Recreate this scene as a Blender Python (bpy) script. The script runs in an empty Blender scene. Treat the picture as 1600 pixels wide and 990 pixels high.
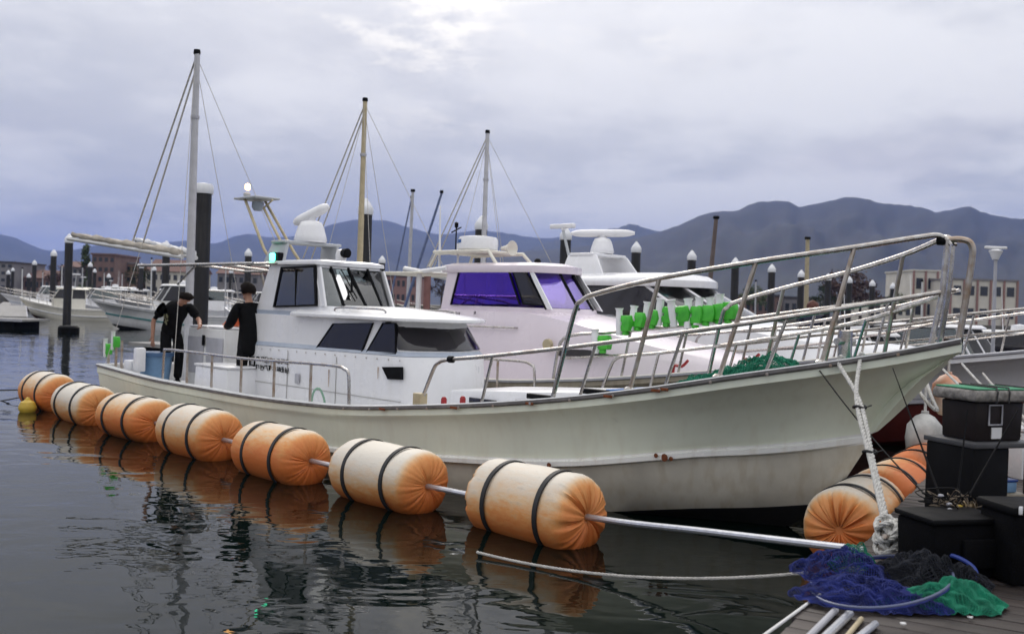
import bpy, bmesh, math, random
import numpy as np
from mathutils import Vector, Matrix, Euler, noise as mnoise
R_ = math.radians
random.seed(7)
SC = bpy.context.scene
COL = SC.collection

# ------------------------------------------------------------------ camera
CAM_H = 1.85; FPX = 1500.0; ROLL = R_(2.0); PITCH = math.atan(15 / 1500.0)
_f = Vector((0, math.cos(PITCH), -math.sin(PITCH))); _r = Vector((1, 0, 0)); _u = _r.cross(_f)
CR = _r * math.cos(ROLL) + _u * math.sin(ROLL)
CU = -_r * math.sin(ROLL) + _u * math.cos(ROLL)
CF = _f
cam_d = bpy.data.cameras.new('camera'); cam = bpy.data.objects.new('camera', cam_d); COL.objects.link(cam)
cam.matrix_world = Matrix((
    (CR.x, CU.x, -CF.x, 0), (CR.y, CU.y, -CF.y, 0), (CR.z, CU.z, -CF.z, CAM_H), (0, 0, 0, 1)))
cam_d.sensor_width = 36; cam_d.lens = 36 * FPX / 1600.0
cam_d.clip_start = 0.05; cam_d.clip_end = 30000
cam_d.dof.use_dof = True; cam_d.dof.focus_distance = 9.0; cam_d.dof.aperture_fstop = 2.4
SC.camera = cam
CAMP = Vector((0, 0, CAM_H))

def ray(px, py): return CF + CR * ((px - 800) / FPX) - CU * ((py - 495) / FPX)
def at_z(px, py, z):
    d = ray(px, py); return CAMP + d * ((z - CAM_H) / d.z)
def at_d(px, py, y):
    d = ray(px, py); return CAMP + d * (y / d.y)

# ------------------------------------------------------------------ world, sun, exposure
SUN_EL, SUN_AZ = R_(36), R_(-6)          # azimuth from +Y towards +X; the bright gap in the cloud
SUN_DIR = Vector((math.sin(SUN_AZ) * math.cos(SUN_EL), math.cos(SUN_AZ) * math.cos(SUN_EL), math.sin(SUN_EL)))
SKY_OFF = (2.4, 7.2, 1)
W = bpy.data.worlds.new('World'); SC.world = W; W.use_nodes = True
def build_world():
    nt = W.node_tree; N = nt.nodes; L = nt.links
    for n in list(N): N.remove(n)
    def nd(t, **k):
        n = N.new(t)
        for a, b in k.items(): setattr(n, a, b)
        return n
    def val(sock, x):
        if hasattr(x, 'is_output') or hasattr(x, 'links'): L.new(x, sock)
        else: sock.default_value = x
    def M(op, a, b=0.0, clamp=False):
        n = nd('ShaderNodeMath', operation=op, use_clamp=clamp); val(n.inputs[0], a); val(n.inputs[1], b); return n.outputs[0]
    def MIX(f, a, b):
        n = nd('ShaderNodeMix', data_type='RGBA'); val(n.inputs[0], f)
        val(n.inputs[6], a if hasattr(a, 'links') else (*a, 1)); val(n.inputs[7], b if hasattr(b, 'links') else (*b, 1)); return n.outputs[2]
    def SM(x, a, b):
        n = nd('ShaderNodeMapRange', interpolation_type='SMOOTHSTEP'); val(n.inputs[0], x); n.inputs[1].default_value = a; n.inputs[2].default_value = b; return n.outputs[0]
    tc = nd('ShaderNodeTexCoord'); sep = nd('ShaderNodeSeparateXYZ'); L.new(tc.outputs['Generated'], sep.inputs[0])
    x, y, z = sep.outputs
    zz = M('MAXIMUM', z, 0.0)
    den = M('ADD', zz, 0.16)
    comb = nd('ShaderNodeCombineXYZ'); L.new(M('DIVIDE', x, den), comb.inputs[0]); L.new(M('DIVIDE', y, den), comb.inputs[1])
    def noise(scale, detail, rough, off):
        v = nd('ShaderNodeVectorMath', operation='ADD'); L.new(comb.outputs[0], v.inputs[0]); v.inputs[1].default_value = off
        n = nd('ShaderNodeTexNoise'); n.inputs['Scale'].default_value = scale; n.inputs['Detail'].default_value = detail
        n.inputs['Roughness'].default_value = rough; L.new(v.outputs[0], n.inputs['Vector']); return n.outputs['Fac']
    n1 = noise(0.60, 5, 0.55, (3.1, 1.7, 0)); n2 = noise(1.5, 8, 0.62, SKY_OFF); n3 = noise(0.9, 3, 0.5, (1.2, 9.0, 4))
    # overcast luminance: zenith brighter than horizon
    lum = M('ADD', 0.72, M('MULTIPLY', zz, 1.05))
    cl = M('ADD', M('MULTIPLY', n1, 0.60), M('MULTIPLY', n2, 0.50))
    thick = SM(cl, 0.47, 0.63)
    base = MIX(thick, (0.71, 0.70, 0.685), (0.44, 0.445, 0.47))
    pink = M('MULTIPLY', SM(n3, 0.5, 0.72), SM(zz, 0.30, 0.02))
    base = MIX(M('MULTIPLY', pink, 0.60), base, (0.62, 0.565, 0.565))
    # sun behind the cloud
    dt = nd('ShaderNodeVectorMath', operation='DOT_PRODUCT'); L.new(tc.outputs['Generated'], dt.inputs[0]); dt.inputs[1].default_value = tuple(SUN_DIR)
    near = SM(dt.outputs['Value'], 0.87, 0.975)
    wide = SM(dt.outputs['Value'], 0.60, 1.0)
    gaps = M('MULTIPLY', near, M('MULTIPLY', SM(n2, 0.45, 0.58), SM(noise(3.4, 8, 0.66, (4.7, 2.9, 5)), 0.44, 0.60)))
    base = MIX(M('MULTIPLY', wide, 0.40), base, (0.70, 0.695, 0.70))
    base = MIX(M('MULTIPLY', near, 0.22), base, (0.78, 0.76, 0.74))
    base = MIX(M('MULTIPLY', gaps, 0.9), base, (1.05, 0.99, 0.88))
    base = MIX(M('MULTIPLY', SM(zz, 0.35, 0.8), 0.7), base, (0.66, 0.655, 0.64))
    mul = nd('ShaderNodeVectorMath', operation='SCALE'); L.new(base, mul.inputs[0]); L.new(lum, mul.inputs['Scale'])
    sky = nd('ShaderNodeTexSky', sky_type='NISHITA', sun_disc=False); sky.sun_elevation = SUN_EL; sky.sun_rotation = SUN_AZ
    b1 = nd('ShaderNodeBackground'); L.new(sky.outputs[0], b1.inputs[0]); b1.inputs[1].default_value = 0.05
    b2 = nd('ShaderNodeBackground'); L.new(mul.outputs[0], b2.inputs[0]); b2.inputs[1].default_value = 0.97
    ms = nd('ShaderNodeMixShader'); ms.inputs[0].default_value = 0.9; L.new(b1.outputs[0], ms.inputs[1]); L.new(b2.outputs[0], ms.inputs[2])
    out = nd('ShaderNodeOutputWorld'); L.new(ms.outputs[0], out.inputs[0])
build_world()
sun_d = bpy.data.lights.new('sun', 'SUN'); sun_d.energy = 0.7; sun_d.angle = R_(25); sun_d.color = (1.0, 0.93, 0.84)
sun = bpy.data.objects.new('sun', sun_d); COL.objects.link(sun)
sun.rotation_euler = (-SUN_DIR).to_track_quat('-Z', 'Y').to_euler()
SC.view_settings.view_transform = 'Standard'; SC.view_settings.look = 'None'
SC.view_settings.exposure = 0.65; SC.view_settings.gamma = 1.0; SC.view_settings.use_curve_mapping = False
SC.render.engine = 'CYCLES'
SC.cycles.use_denoising = True; SC.cycles.max_bounces = 5; SC.cycles.diffuse_bounces = 3; SC.cycles.glossy_bounces = 3; SC.cycles.transparent_max_bounces = 8
SC.cycles.volume_bounces = 0; SC.cycles.caustics_reflective = False; SC.cycles.caustics_refractive = False
SC.cycles.sample_clamp_indirect = 6

# ------------------------------------------------------------------ materials
def srgb(r, g, b):
    def c(x):
        x /= 255.0
        return x / 12.92 if x <= 0.04045 else ((x + 0.055) / 1.055) ** 2.4
    return (c(r), c(g), c(b))
MATS = {}
def mat(name, col, rough=0.5, metal=0.0, var=0.12, scale=6.0, bump=0.0, bscale=40.0, col2=None, spec=0.5, streak=None, trans=0.0, emit=None, coat=0.0):
    """principled with mottled colour; streak=(colour, amount) adds vertical run-down stains"""
    if name in MATS: return MATS[name]
    m = bpy.data.materials.new(name); m.use_nodes = True; MATS[name] = m
    nt = m.node_tree; N = nt.nodes; L = nt.links; p = N['Principled BSDF']
    tc = N.new('ShaderNodeTexCoord')
    n = N.new('ShaderNodeTexNoise'); n.inputs['Scale'].default_value = scale; n.inputs['Detail'].default_value = 6; n.inputs['Roughness'].default_value = 0.6
    L.new(tc.outputs['Object'], n.inputs['Vector'])
    mr = N.new('ShaderNodeMapRange'); L.new(n.outputs['Fac'], mr.inputs[0]); mr.inputs[1].default_value = 0.35; mr.inputs[2].default_value = 0.68
    mx = N.new('ShaderNodeMix'); mx.data_type = 'RGBA'; L.new(mr.outputs[0], mx.inputs[0])
    c2 = col2 if col2 else tuple(c * (1 - 2.2 * var) for c in col)
    mx.inputs[6].default_value = (*col, 1); mx.inputs[7].default_value = (*c2, 1)
    cur = mx.outputs[2]
    if streak:
        sc, amt = streak
        mp = N.new('ShaderNodeMapping'); mp.inputs['Scale'].default_value = (7, 7, 0.5); L.new(tc.outputs['Object'], mp.inputs[0])
        n2 = N.new('ShaderNodeTexNoise'); n2.inputs['Scale'].default_value = 1.6; n2.inputs['Detail'].default_value = 5; L.new(mp.outputs[0], n2.inputs['Vector'])
        mr2 = N.new('ShaderNodeMapRange'); L.new(n2.outputs['Fac'], mr2.inputs[0]); mr2.inputs[1].default_value = 0.5; mr2.inputs[2].default_value = 0.8; mr2.inputs[4].default_value = amt
        m2 = N.new('ShaderNodeMix'); m2.data_type = 'RGBA'; L.new(mr2.outputs[0], m2.inputs[0]); L.new(cur, m2.inputs[6]); m2.inputs[7].default_value = (*sc, 1)
        cur = m2.outputs[2]
    L.new(cur, p.inputs['Base Color'])
    p.inputs['Metallic'].default_value = metal
    rr = N.new('ShaderNodeMapRange'); L.new(n.outputs['Fac'], rr.inputs[0]); rr.inputs[1].default_value = 0.3; rr.inputs[2].default_value = 0.7
    rr.inputs[3].default_value = max(0.0, rough - 0.08); rr.inputs[4].default_value = min(1, rough + 0.1); L.new(rr.outputs[0], p.inputs['Roughness'])
    p.inputs['Specular IOR Level'].default_value = spec
    if trans: p.inputs['Transmission Weight'].default_value = trans
    if coat: p.inputs['Coat Weight'].default_value = coat
    if emit:
        p.inputs['Emission Color'].default_value = (*emit[0], 1); p.inputs['Emission Strength'].default_value = emit[1]
    if bump:
        nb = N.new('ShaderNodeTexNoise'); nb.inputs['Scale'].default_value = bscale; nb.inputs['Detail'].default_value = 4; L.new(tc.outputs['Object'], nb.inputs['Vector'])
        b = N.new('ShaderNodeBump'); b.inputs['Strength'].default_value = bump; b.inputs['Distance'].default_value = 0.02; L.new(nb.outputs['Fac'], b.inputs['Height']); L.new(b.outputs[0], p.inputs['Normal'])
    return m
GRIME = (0.20, 0.15, 0.09)
M_HULL = mat('pale_gelcoat', (0.82, 0.86, 0.73), 0.35, var=0.04, scale=1.3, streak=((0.60, 0.56, 0.44), 0.28))
M_HULLLOW = mat('weathered_lower_hull', (0.74, 0.70, 0.60), 0.42, var=0.12, scale=1.6, streak=((0.42, 0.33, 0.20), 0.55))
M_CHINE = mat('white_strake', (0.85, 0.85, 0.82), 0.3, var=0.04, scale=2, streak=((0.45, 0.36, 0.26), 0.35))
M_ANTIF = mat('black_bottom_paint', (0.012, 0.012, 0.013), 0.7)
M_REDF = mat('red_bottom_paint', (0.10, 0.012, 0.010), 0.6)
M_WHITE = mat('white_gelcoat', (0.80, 0.80, 0.82), 0.3, var=0.03, scale=2.2, streak=((0.60, 0.58, 0.54), 0.25), coat=0.2)
M_WHITE2 = mat('white_paint_aged', (0.72, 0.72, 0.72), 0.45, var=0.06, scale=3, streak=((0.5, 0.47, 0.42), 0.4))
M_GREYB = mat('grey_blue_band', (0.40, 0.45, 0.54), 0.4, var=0.06)
M_PINK = mat('lilac_white_gelcoat', (0.76, 0.68, 0.74), 0.3, var=0.03, scale=2, coat=0.2)
M_CREAM = mat('cream_gelcoat', (0.72, 0.69, 0.60), 0.4, var=0.05, streak=((0.5, 0.45, 0.35), 0.3))
M_STEEL = mat('stainless_tube', (0.50, 0.49, 0.48), 0.26, 1.0, var=0.12, scale=14, col2=(0.34, 0.30, 0.27))
M_RUSTEEL = mat('spotted_steel_tube', (0.52, 0.49, 0.45), 0.36, 0.9, scale=10, col2=(0.32, 0.22, 0.15))
M_GALV = mat('galvanised_pipe', (0.62, 0.63, 0.67), 0.35, 0.7, var=0.1, scale=20)
M_RUBBER = mat('black_rubber', (0.018, 0.018, 0.02), 0.6)
M_BLACK = mat('black_plastic', (0.005, 0.005, 0.006), 0.6, var=0.1, spec=0.12)
M_BLACK2 = mat('black_fabric', (0.005, 0.005, 0.006), 0.9, bump=0.3, bscale=90, spec=0.08)
M_DGLASS = mat('tinted_glass', (0.012, 0.010, 0.014), 0.04, var=0.05, spec=0.6)
M_RUST = mat('rust', (0.22, 0.06, 0.015), 0.8, var=0.25, scale=30)
M_GREEN = mat('bright_green_plastic', (0.08, 0.55, 0.04), 0.5, var=0.2, scale=11, col2=(0.04, 0.36, 0.03))
M_TEAL = mat('green_deck_mat', (0.02, 0.26, 0.18), 0.8, var=0.2, scale=8, bump=0.2)
M_NETG = mat('green_netting', (0.01, 0.26, 0.15), 0.7, var=0.25, scale=9)
M_NETB = mat('blue_netting', (0.012, 0.026, 0.21), 0.7, var=0.3, scale=9)
M_NETK = mat('black_netting', (0.010, 0.012, 0.02), 0.8)
M_ROPE = mat('white_rope', (0.62, 0.61, 0.58), 0.85, var=0.15, scale=30, bump=0.4, bscale=160)
M_ROPEG = mat('grey_rope', (0.52, 0.50, 0.47), 0.9, var=0.15, scale=30)
M_LINEK = mat('dark_line', (0.02, 0.02, 0.02), 0.7)
M_SKIN = mat('skin', (0.42, 0.22, 0.15), 0.55, var=0.05)
M_HAIR = mat('dark_hair', (0.010, 0.006, 0.005), 0.8, bump=0.5, bscale=60, spec=0.15)
M_CLOTH = mat('black_cloth', (0.007, 0.007, 0.008), 0.95, bump=0.3, bscale=30, spec=0.15)
M_PRINT = mat('faded_print', (0.22, 0.21, 0.12), 0.9)
M_BLUEPL = mat('blue_plastic', (0.16, 0.29, 0.47), 0.45, var=0.1)
M_GREYPL = mat('grey_plastic', (0.42, 0.42, 0.46), 0.5, var=0.08)
M_ORANGE = mat('orange_plastic', (0.75, 0.16, 0.04), 0.5, var=0.15)
M_YELLOW = mat('yellow_plastic', (0.66, 0.45, 0.06), 0.5, var=0.12)
M_TANMAST = mat('tan_mast_paint', (0.50, 0.42, 0.27), 0.5, var=0.12)
M_GREYMAST = mat('pale_grey_mast', (0.52, 0.52, 0.55), 0.45, var=0.08)
M_SAIL = mat('furled_sailcloth', (0.52, 0.47, 0.40), 0.85, var=0.15, bump=0.5, bscale=14)
M_PILE = mat('black_pile_sleeve', (0.016, 0.015, 0.016), 0.5, var=0.2, scale=2, streak=((0.06, 0.05, 0.045), 0.6))
M_CAP = mat('white_pile_cap', (0.80, 0.81, 0.84), 0.4, var=0.05)
M_CONC = mat('pontoon_concrete', (0.33, 0.32, 0.31), 0.9, var=0.15, scale=3)
M_INT = mat('cabin_interior', (0.05, 0.05, 0.055), 0.8)
M_GREYM = mat('grey_painted_arch', (0.46, 0.48, 0.50), 0.4, var=0.06)
M_RED = mat('red_plastic', (0.35, 0.015, 0.02), 0.5)
M_DARKWOOD = mat('dark_stained_wood', (0.045, 0.028, 0.022), 0.7, var=0.2, scale=5, bump=0.3)

def glass_mat(name, tint, alpha):
    """window glass: mix of see-through and mirror by fresnel"""
    m = bpy.data.materials.new(name); m.use_nodes = True; MATS[name] = m
    nt = m.node_tree; N = nt.nodes; L = nt.links
    for n in list(N): N.remove(n)
    out = N.new('ShaderNodeOutputMaterial'); tr = N.new('ShaderNodeBsdfTransparent'); tr.inputs[0].default_value = (*tint, 1)
    gl = N.new('ShaderNodeBsdfGlossy'); gl.inputs['Roughness'].default_value = 0.02
    fr = N.new('ShaderNodeFresnel'); fr.inputs[0].default_value = 1.5
    ad = N.new('ShaderNodeMath'); ad.operation = 'ADD'; ad.use_clamp = True; L.new(fr.outputs[0], ad.inputs[0]); ad.inputs[1].default_value = alpha
    mx = N.new('ShaderNodeMixShader'); L.new(ad.outputs[0], mx.inputs[0]); L.new(tr.outputs[0], mx.inputs[1]); L.new(gl.outputs[0], mx.inputs[2]); L.new(mx.outputs[0], out.inputs[0])
    return m
M_GLASS = glass_mat('clear_glass', (0.55, 0.62, 0.64), 0.10)
def film_mat(name, tint, film, fac):
    """mirror window film: coloured reflection over a see-through pane"""
    m = glass_mat(name, tint, 0.0); nt = m.node_tree; N = nt.nodes; L = nt.links
    mx = [n for n in N if n.type == 'MIX_SHADER'][0]; gl = [n for n in N if n.type == 'BSDF_GLOSSY'][0]
    for l in list(mx.inputs[0].links): L.remove(l)
    mx.inputs[0].default_value = fac; gl.inputs[0].default_value = (*film, 1); gl.inputs['Roughness'].default_value = 0.03
    return m
M_PURPLE = film_mat('purple_film_glass', (0.22, 0.09, 0.72), (0.36, 0.18, 0.95), 0.26)
M_LILAC = film_mat('lilac_film_glass', (0.46, 0.36, 0.84), (0.66, 0.56, 1.0), 0.40)
M_TEALG = glass_mat('teal_glass', (0.20, 0.42, 0.42), 0.12)

# ------------------------------------------------------------------ mesh helpers
class MB:
    def __init__(s): s.v = []; s.f = []; s.mi = []
    def add(s, vs, fs, mi=0):
        o = len(s.v); s.v += [tuple(v) for v in vs]; s.f += [tuple(i + o for i in f) for f in fs]; s.mi += [mi] * len(fs); return s
    def box(s, c, size, rot=None, mi=0, taper=1.0):
        hx, hy, hz = size[0] / 2, size[1] / 2, size[2] / 2; c = Vector(c)
        vs = [Vector((x * (taper if z > 0 else 1), y * (taper if z > 0 else 1), z)) for z in (-hz, hz) for y in (-hy, hy) for x in (-hx, hx)]
        if rot is not None:
            if not isinstance(rot, Matrix): rot = Euler(rot).to_matrix()
            vs = [rot @ v for v in vs]
        return s.add([v + c for v in vs], [(0, 2, 3, 1), (4, 5, 7, 6), (0, 1, 5, 4), (2, 6, 7, 3), (0, 4, 6, 2), (1, 3, 7, 5)], mi)
    def tube(s, path, r, n=8, closed=False, caps=True, mi=0):
        P = [Vector(p) for p in path]; k = len(P); rs = r if isinstance(r, (list, tuple)) else [r] * k
        T = []
        for i in range(k):
            a = P[(i - 1) % k] if (closed or i > 0) else P[i]; b = P[(i + 1) % k] if (closed or i < k - 1) else P[i]
            t = (b - a); T.append(t.normalized() if t.length > 1e-9 else Vector((0, 0, 1)))
        nrm = T[0].orthogonal().normalized(); vs = []
        for i in range(k):
            nrm = (nrm - T[i] * nrm.dot(T[i])); nrm = nrm.normalized() if nrm.length > 1e-6 else T[i].orthogonal().normalized()
            b = T[i].cross(nrm)
            for j in range(n):
                a = 2 * math.pi * j / n; vs.append(P[i] + (nrm * math.cos(a) + b * math.sin(a)) * rs[i])
        fs = []
        for i in range(k if closed else k - 1):
            for j in range(n):
                a, b = i * n, ((i + 1) % k) * n; fs.append((a + j, a + (j + 1) % n, b + (j + 1) % n, b + j))
        if caps and not closed: fs += [tuple(range(n))[::-1], tuple((k - 1) * n + j for j in range(n))]
        return s.add(vs, fs, mi)
    def lathe(s, prof, o=(0, 0, 0), axis='z', n=24, mi=0, mat3=None):
        o = Vector(o); vs = []; fs = []
        for (r, h) in prof:
            for j in range(n):
                a = 2 * math.pi * j / n; c, d = r * math.cos(a), r * math.sin(a)
                v = Vector((c, d, h)) if axis == 'z' else (Vector((h, c, d)) if axis == 'x' else Vector((d, h, c)))
                if mat3 is not None: v = mat3 @ v
                vs.append(v + o)
        k = len(prof)
        for i in range(k - 1):
            for j in range(n): fs.append((i * n + j, i * n + (j + 1) % n, (i + 1) * n + (j + 1) % n, (i + 1) * n + j))
        if prof[0][0] > 1e-4: fs.append(tuple(range(n))[::-1])
        if prof[-1][0] > 1e-4: fs.append(tuple((k - 1) * n + j for j in range(n)))
        return s.add(vs, fs, mi)
    def prism(s, loop, ext, mi=0):
        P = [Vector(p) for p in loop]; e = Vector(ext); n = len(P)
        fs = [tuple(range(n))[::-1], tuple(range(n, 2 * n))] + [(i, (i + 1) % n, n + (i + 1) % n, n + i) for i in range(n)]
        return s.add(P + [p + e for p in P], fs, mi)
    def loft(s, rows, mi=0, closed=False, cap=False, mis=None):
        k, n = len(rows), len(rows[0]); vs = [p for r in rows for p in r]; o = len(s.v)
        s.v += [tuple(v) for v in vs]
        for i in range(k - 1):
            for j in range(n if closed else n - 1):
                s.f.append((o + i * n + j, o + i * n + (j + 1) % n, o + (i + 1) * n + (j + 1) % n, o + (i + 1) * n + j)); s.mi.append(mis[i] if mis else mi)
        if cap:
            s.f.append(tuple(o + j for j in range(n))[::-1]); s.f.append(tuple(o + (k - 1) * n + j for j in range(n))); s.mi += [mi, mi]
        return s
    def build(s, name, mats, parent=None, smooth=35, bevel=0.0, seg=2):
        me = bpy.data.meshes.new(name)
        me.from_pydata(s.v, [], s.f)
        if not isinstance(mats, (list, tuple)): mats = [mats]
        for m in mats: me.materials.append(m)
        me.polygons.foreach_set('material_index', s.mi)
        bm = bmesh.new(); bm.from_mesh(me)
        bmesh.ops.remove_doubles(bm, verts=bm.verts, dist=1e-5)
        bmesh.ops.recalc_face_normals(bm, faces=bm.faces)
        if bevel:
            es = [e for e in bm.edges if len(e.link_faces) == 2 and e.calc_face_angle(0) > 0.5]
            bmesh.ops.bevel(bm, geom=es, offset=bevel, segments=seg, affect='EDGES', profile=0.5, clamp_overlap=True)
        bm.to_mesh(me); bm.free()
        if smooth:
            me.polygons.foreach_set('use_smooth', [True] * len(me.polygons)); me.set_sharp_from_angle(angle=R_(smooth))
        o = bpy.data.objects.new(name, me); COL.objects.link(o)
        if parent is not None: o.parent = parent
        return o
def tag(o, label=None, cat=None, group=None, kind=None):
    if label: o['label'] = label
    if cat: o['category'] = cat
    if group: o['group'] = group
    if kind: o['kind'] = kind
    return o
def empty(name, loc, rz=0.0, label=None, cat=None, group=None):
    e = bpy.data.objects.new(name, None); COL.objects.link(e); e.location = loc; e.rotation_euler = (0, 0, rz); e.empty_display_size = 0.2
    return tag(e, label, cat, group)
def copy_tree(o, parent=None):
    c = o.copy(); COL.objects.link(c); c.parent = parent
    for ch in list(o.children): copy_tree(ch, c)
    return c
def inst(src, parent, M=None):
    c = bpy.data.objects.new(src.name.split('.')[0], src.data); COL.objects.link(c); c.parent = parent
    if M is not None: c.matrix_local = M
    return c
def pchip(xs, ys):
    xs = np.array(xs, float); ys = np.array(ys, float); h = np.diff(xs); d = np.diff(ys) / h; m = np.zeros(len(xs)); m[0], m[-1] = d[0], d[-1]
    for i in range(1, len(xs) - 1):
        if d[i - 1] * d[i] > 0:
            w1, w2 = 2 * h[i] + h[i - 1], h[i] + 2 * h[i - 1]; m[i] = (w1 + w2) / (w1 / d[i - 1] + w2 / d[i])
    def f(x):
        x = min(max(x, xs[0]), xs[-1]); i = min(int(np.searchsorted(xs, x, 'right')) - 1, len(xs) - 2); t = (x - xs[i]) / h[i]
        return float((2*t**3-3*t*t+1)*ys[i] + (t**3-2*t*t+t)*h[i]*m[i] + (-2*t**3+3*t*t)*ys[i+1] + (t**3-t*t)*h[i]*m[i+1])
    return f
def smooth_path(pts, n=6):
    """Catmull-Rom through points"""
    P = [Vector(p) for p in pts]; out = []
    for i in range(len(P) - 1):
        a = P[max(i - 1, 0)]; b = P[i]; c = P[i + 1]; d = P[min(i + 2, len(P) - 1)]
        for k in range(n):
            t = k / n
            out.append(0.5 * ((2 * b) + (c - a) * t + (2 * a - 5 * b + 4 * c - d) * t * t + (3 * b - 3 * c + d - a) * t ** 3))
    out.append(P[-1]); return out
def sag(a, b, drop, n=14):
    a, b = Vector(a), Vector(b)
    return [a.lerp(b, i / n) - Vector((0, 0, drop * 4 * (i / n) * (1 - i / n))) for i in range(n + 1)]
def rope_mesh(mb, path, r, strands=3, pitch=None, n=6, mi=0):
    """laid rope: strands wound round the path"""
    P = [Vector(p) for p in path]
    L = [0.0]
    for i in range(1, len(P)): L.append(L[-1] + (P[i] - P[i - 1]).length)
    pitch = pitch or r * 7; step = pitch / 8; N = max(8, int(L[-1] / step))
    rs = []; j = 0
    for k in range(N + 1):
        d = L[-1] * k / N
        while j < len(L) - 2 and L[j + 1] < d: j += 1
        t = (d - L[j]) / max(1e-9, L[j + 1] - L[j]); rs.append((P[j].lerp(P[j + 1], t), d))
    nrm = None
    paths = [[] for _ in range(strands)]
    for k, (p, d) in enumerate(rs):
        a = rs[max(k - 1, 0)][0]; b = rs[min(k + 1, N)][0]; T = (b - a).normalized()
        nrm = T.orthogonal().normalized() if nrm is None else (nrm - T * nrm.dot(T)).normalized()
        bi = T.cross(nrm)
        for q in range(strands):
            an = 2 * math.pi * (d / pitch + q / strands); paths[q].append(p + (nrm * math.cos(an) + bi * math.sin(an)) * r * 0.48)
    for q in range(strands): mb.tube(paths[q], r * 0.56, n, mi=mi)
    return mb
def fnoise(x, y=0.0, z=0.0): return mnoise.noise(Vector((x, y, z)))

# ------------------------------------------------------------------ marina frame (boats lie parallel, bow to the pier)
BOW = at_d(1503, 535, 7.5); YAW = -R_(44)
AX = Vector((math.cos(YAW), math.sin(YAW), 0)); PT = Vector((-math.sin(YAW), math.cos(YAW), 0))
def row(x, v, z=0.0):                     # row frame: x forward along the boats, v towards the camera side
    return Vector((BOW.x, BOW.y, 0)) + AX * x - PT * v + Vector((0, 0, z))
def sv(px, py, v, org=(0, 0)):            # pixel on the vertical plane at side offset v of a boat -> (x, z) in that boat
    o = CAMP - Vector((BOW.x, BOW.y, 0)); d = ray(px, py); n = -PT
    t = (v + org[1] - o.dot(n)) / d.dot(n); p = o + d * t
    return p.dot(AX) - org[0], p.z
def LV(x, v, z): return Vector((x, -v, z))
ORD = ['first', 'second', 'third', 'fourth', 'fifth', 'sixth', 'seventh', 'eighth', 'ninth', 'tenth', 'eleventh', 'twelfth', 'thirteenth', 'fourteenth']

# ================================================================== SETTING
def water():
    m = bpy.data.materials.new('harbour_water'); m.use_nodes = True; nt = m.node_tree; N = nt.nodes; L = nt.links; p = N['Principled BSDF']
    p.inputs['Base Color'].default_value = (0.002, 0.005, 0.004, 1); p.inputs['Roughness'].default_value = 0.015; p.inputs['IOR'].default_value = 1.33; p.inputs['Specular IOR Level'].default_value = 0.23
    g = N.new('ShaderNodeNewGeometry')
    def nz(scale, det, stretch, rot, dist=0.0):
        mp = N.new('ShaderNodeMapping'); mp.inputs['Scale'].default_value = stretch; mp.inputs['Rotation'].default_value = (0, 0, rot); L.new(g.outputs['Position'], mp.inputs[0])
        n = N.new('ShaderNodeTexNoise'); n.inputs['Scale'].default_value = scale; n.inputs['Detail'].default_value = det; n.inputs['Roughness'].default_value = 0.45; n.inputs['Distortion'].default_value = dist
        L.new(mp.outputs[0], n.inputs['Vector']); return n.outputs['Fac']
    def B(h, s, d, prev=None):
        b = N.new('ShaderNodeBump'); b.inputs['Strength'].default_value = s; b.inputs['Distance'].default_value = d; L.new(h, b.inputs['Height'])
        if prev: L.new(prev, b.inputs['Normal'])
        return b.outputs[0]
    patch = N.new('ShaderNodeMapRange'); L.new(nz(0.12, 2, (1, 1, 1), 0.9), patch.inputs[0]); patch.inputs[1].default_value = 0.40; patch.inputs[2].default_value = 0.65; patch.inputs[3].default_value = 0.35; patch.inputs[4].default_value = 1.0
    b = B(nz(0.50, 2, (0.8, 1.2, 1), 0.35), 1.0, 0.022)
    b = B(nz(1.9, 2.0, (0.8, 1.2, 1), -0.2, 0.6), 1.0, 0.0105, b)
    h3 = N.new('ShaderNodeMath'); h3.operation = 'MULTIPLY'; L.new(nz(7.0, 2, (0.8, 1.2, 1), 0.5), h3.inputs[0]); L.new(patch.outputs[0], h3.inputs[1])
    b = B(h3.outputs[0], 1.0, 0.0016, b)
    L.new(b, p.inputs['Normal'])
    mb = MB(); S = 9000; mb.add([(-S, -600, 0), (S, -600, 0), (S, 12000, 0), (-S, 12000, 0)], [(0, 1, 2, 3)])
    tag(mb.build('water', m, smooth=0), kind='structure')
water()

def forest_mat(name, a, b):
    return mat(name, a, 0.95, var=0.3, scale=0.02, col2=b, bump=0)
def ridge(name, pts, d0, d1, m, seed, base=0.0):
    """a mountain range: pts are skyline pixels, raised at distance d1, falling towards the shore at d0"""
    xs = np.array([p[0] for p in pts], float); ys = np.array([p[1] for p in pts], float)
    f = pchip(xs, ys); n = 170; K = 26; rows = []
    for i in range(n + 1):
        px = xs[0] + (xs[-1] - xs[0]) * i / n
        top = at_d(px, f(px), d1); hx = top.x / d1; colm = []
        H = top.z - base
        for k in range(K + 1):
            t = k / K
            d = d0 + (d1 - d0) * t if t <= 1 else d1
            e = t ** 1.25
            nz = mnoise.fractal(Vector((px * 0.012 + seed, t * 2.6, seed)), 0.9, 2.1, 5) * 0.17 * math.sin(math.pi * min(t, 1)) + fnoise(px * 0.05, t * 5, seed) * 0.05 * math.sin(math.pi * t)
            rough = mnoise.fractal(Vector((px * 0.16, seed, 0)), 0.8, 2.0, 3) * 0.012 * (t > .9)
            colm.append((hx * d, d, base + H * max(0, e + nz * e ** .5 + rough)))
        for k in range(1, 5):
            d = d1 + (d1 - d0) * 0.25 * k
            colm.append((hx * d, d, base + H * (1 - 0.26 * k)))
        rows.append(colm)
    mb = MB(); mb.loft(rows); return tag(mb.build(name, m, smooth=180), kind='structure')
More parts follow.
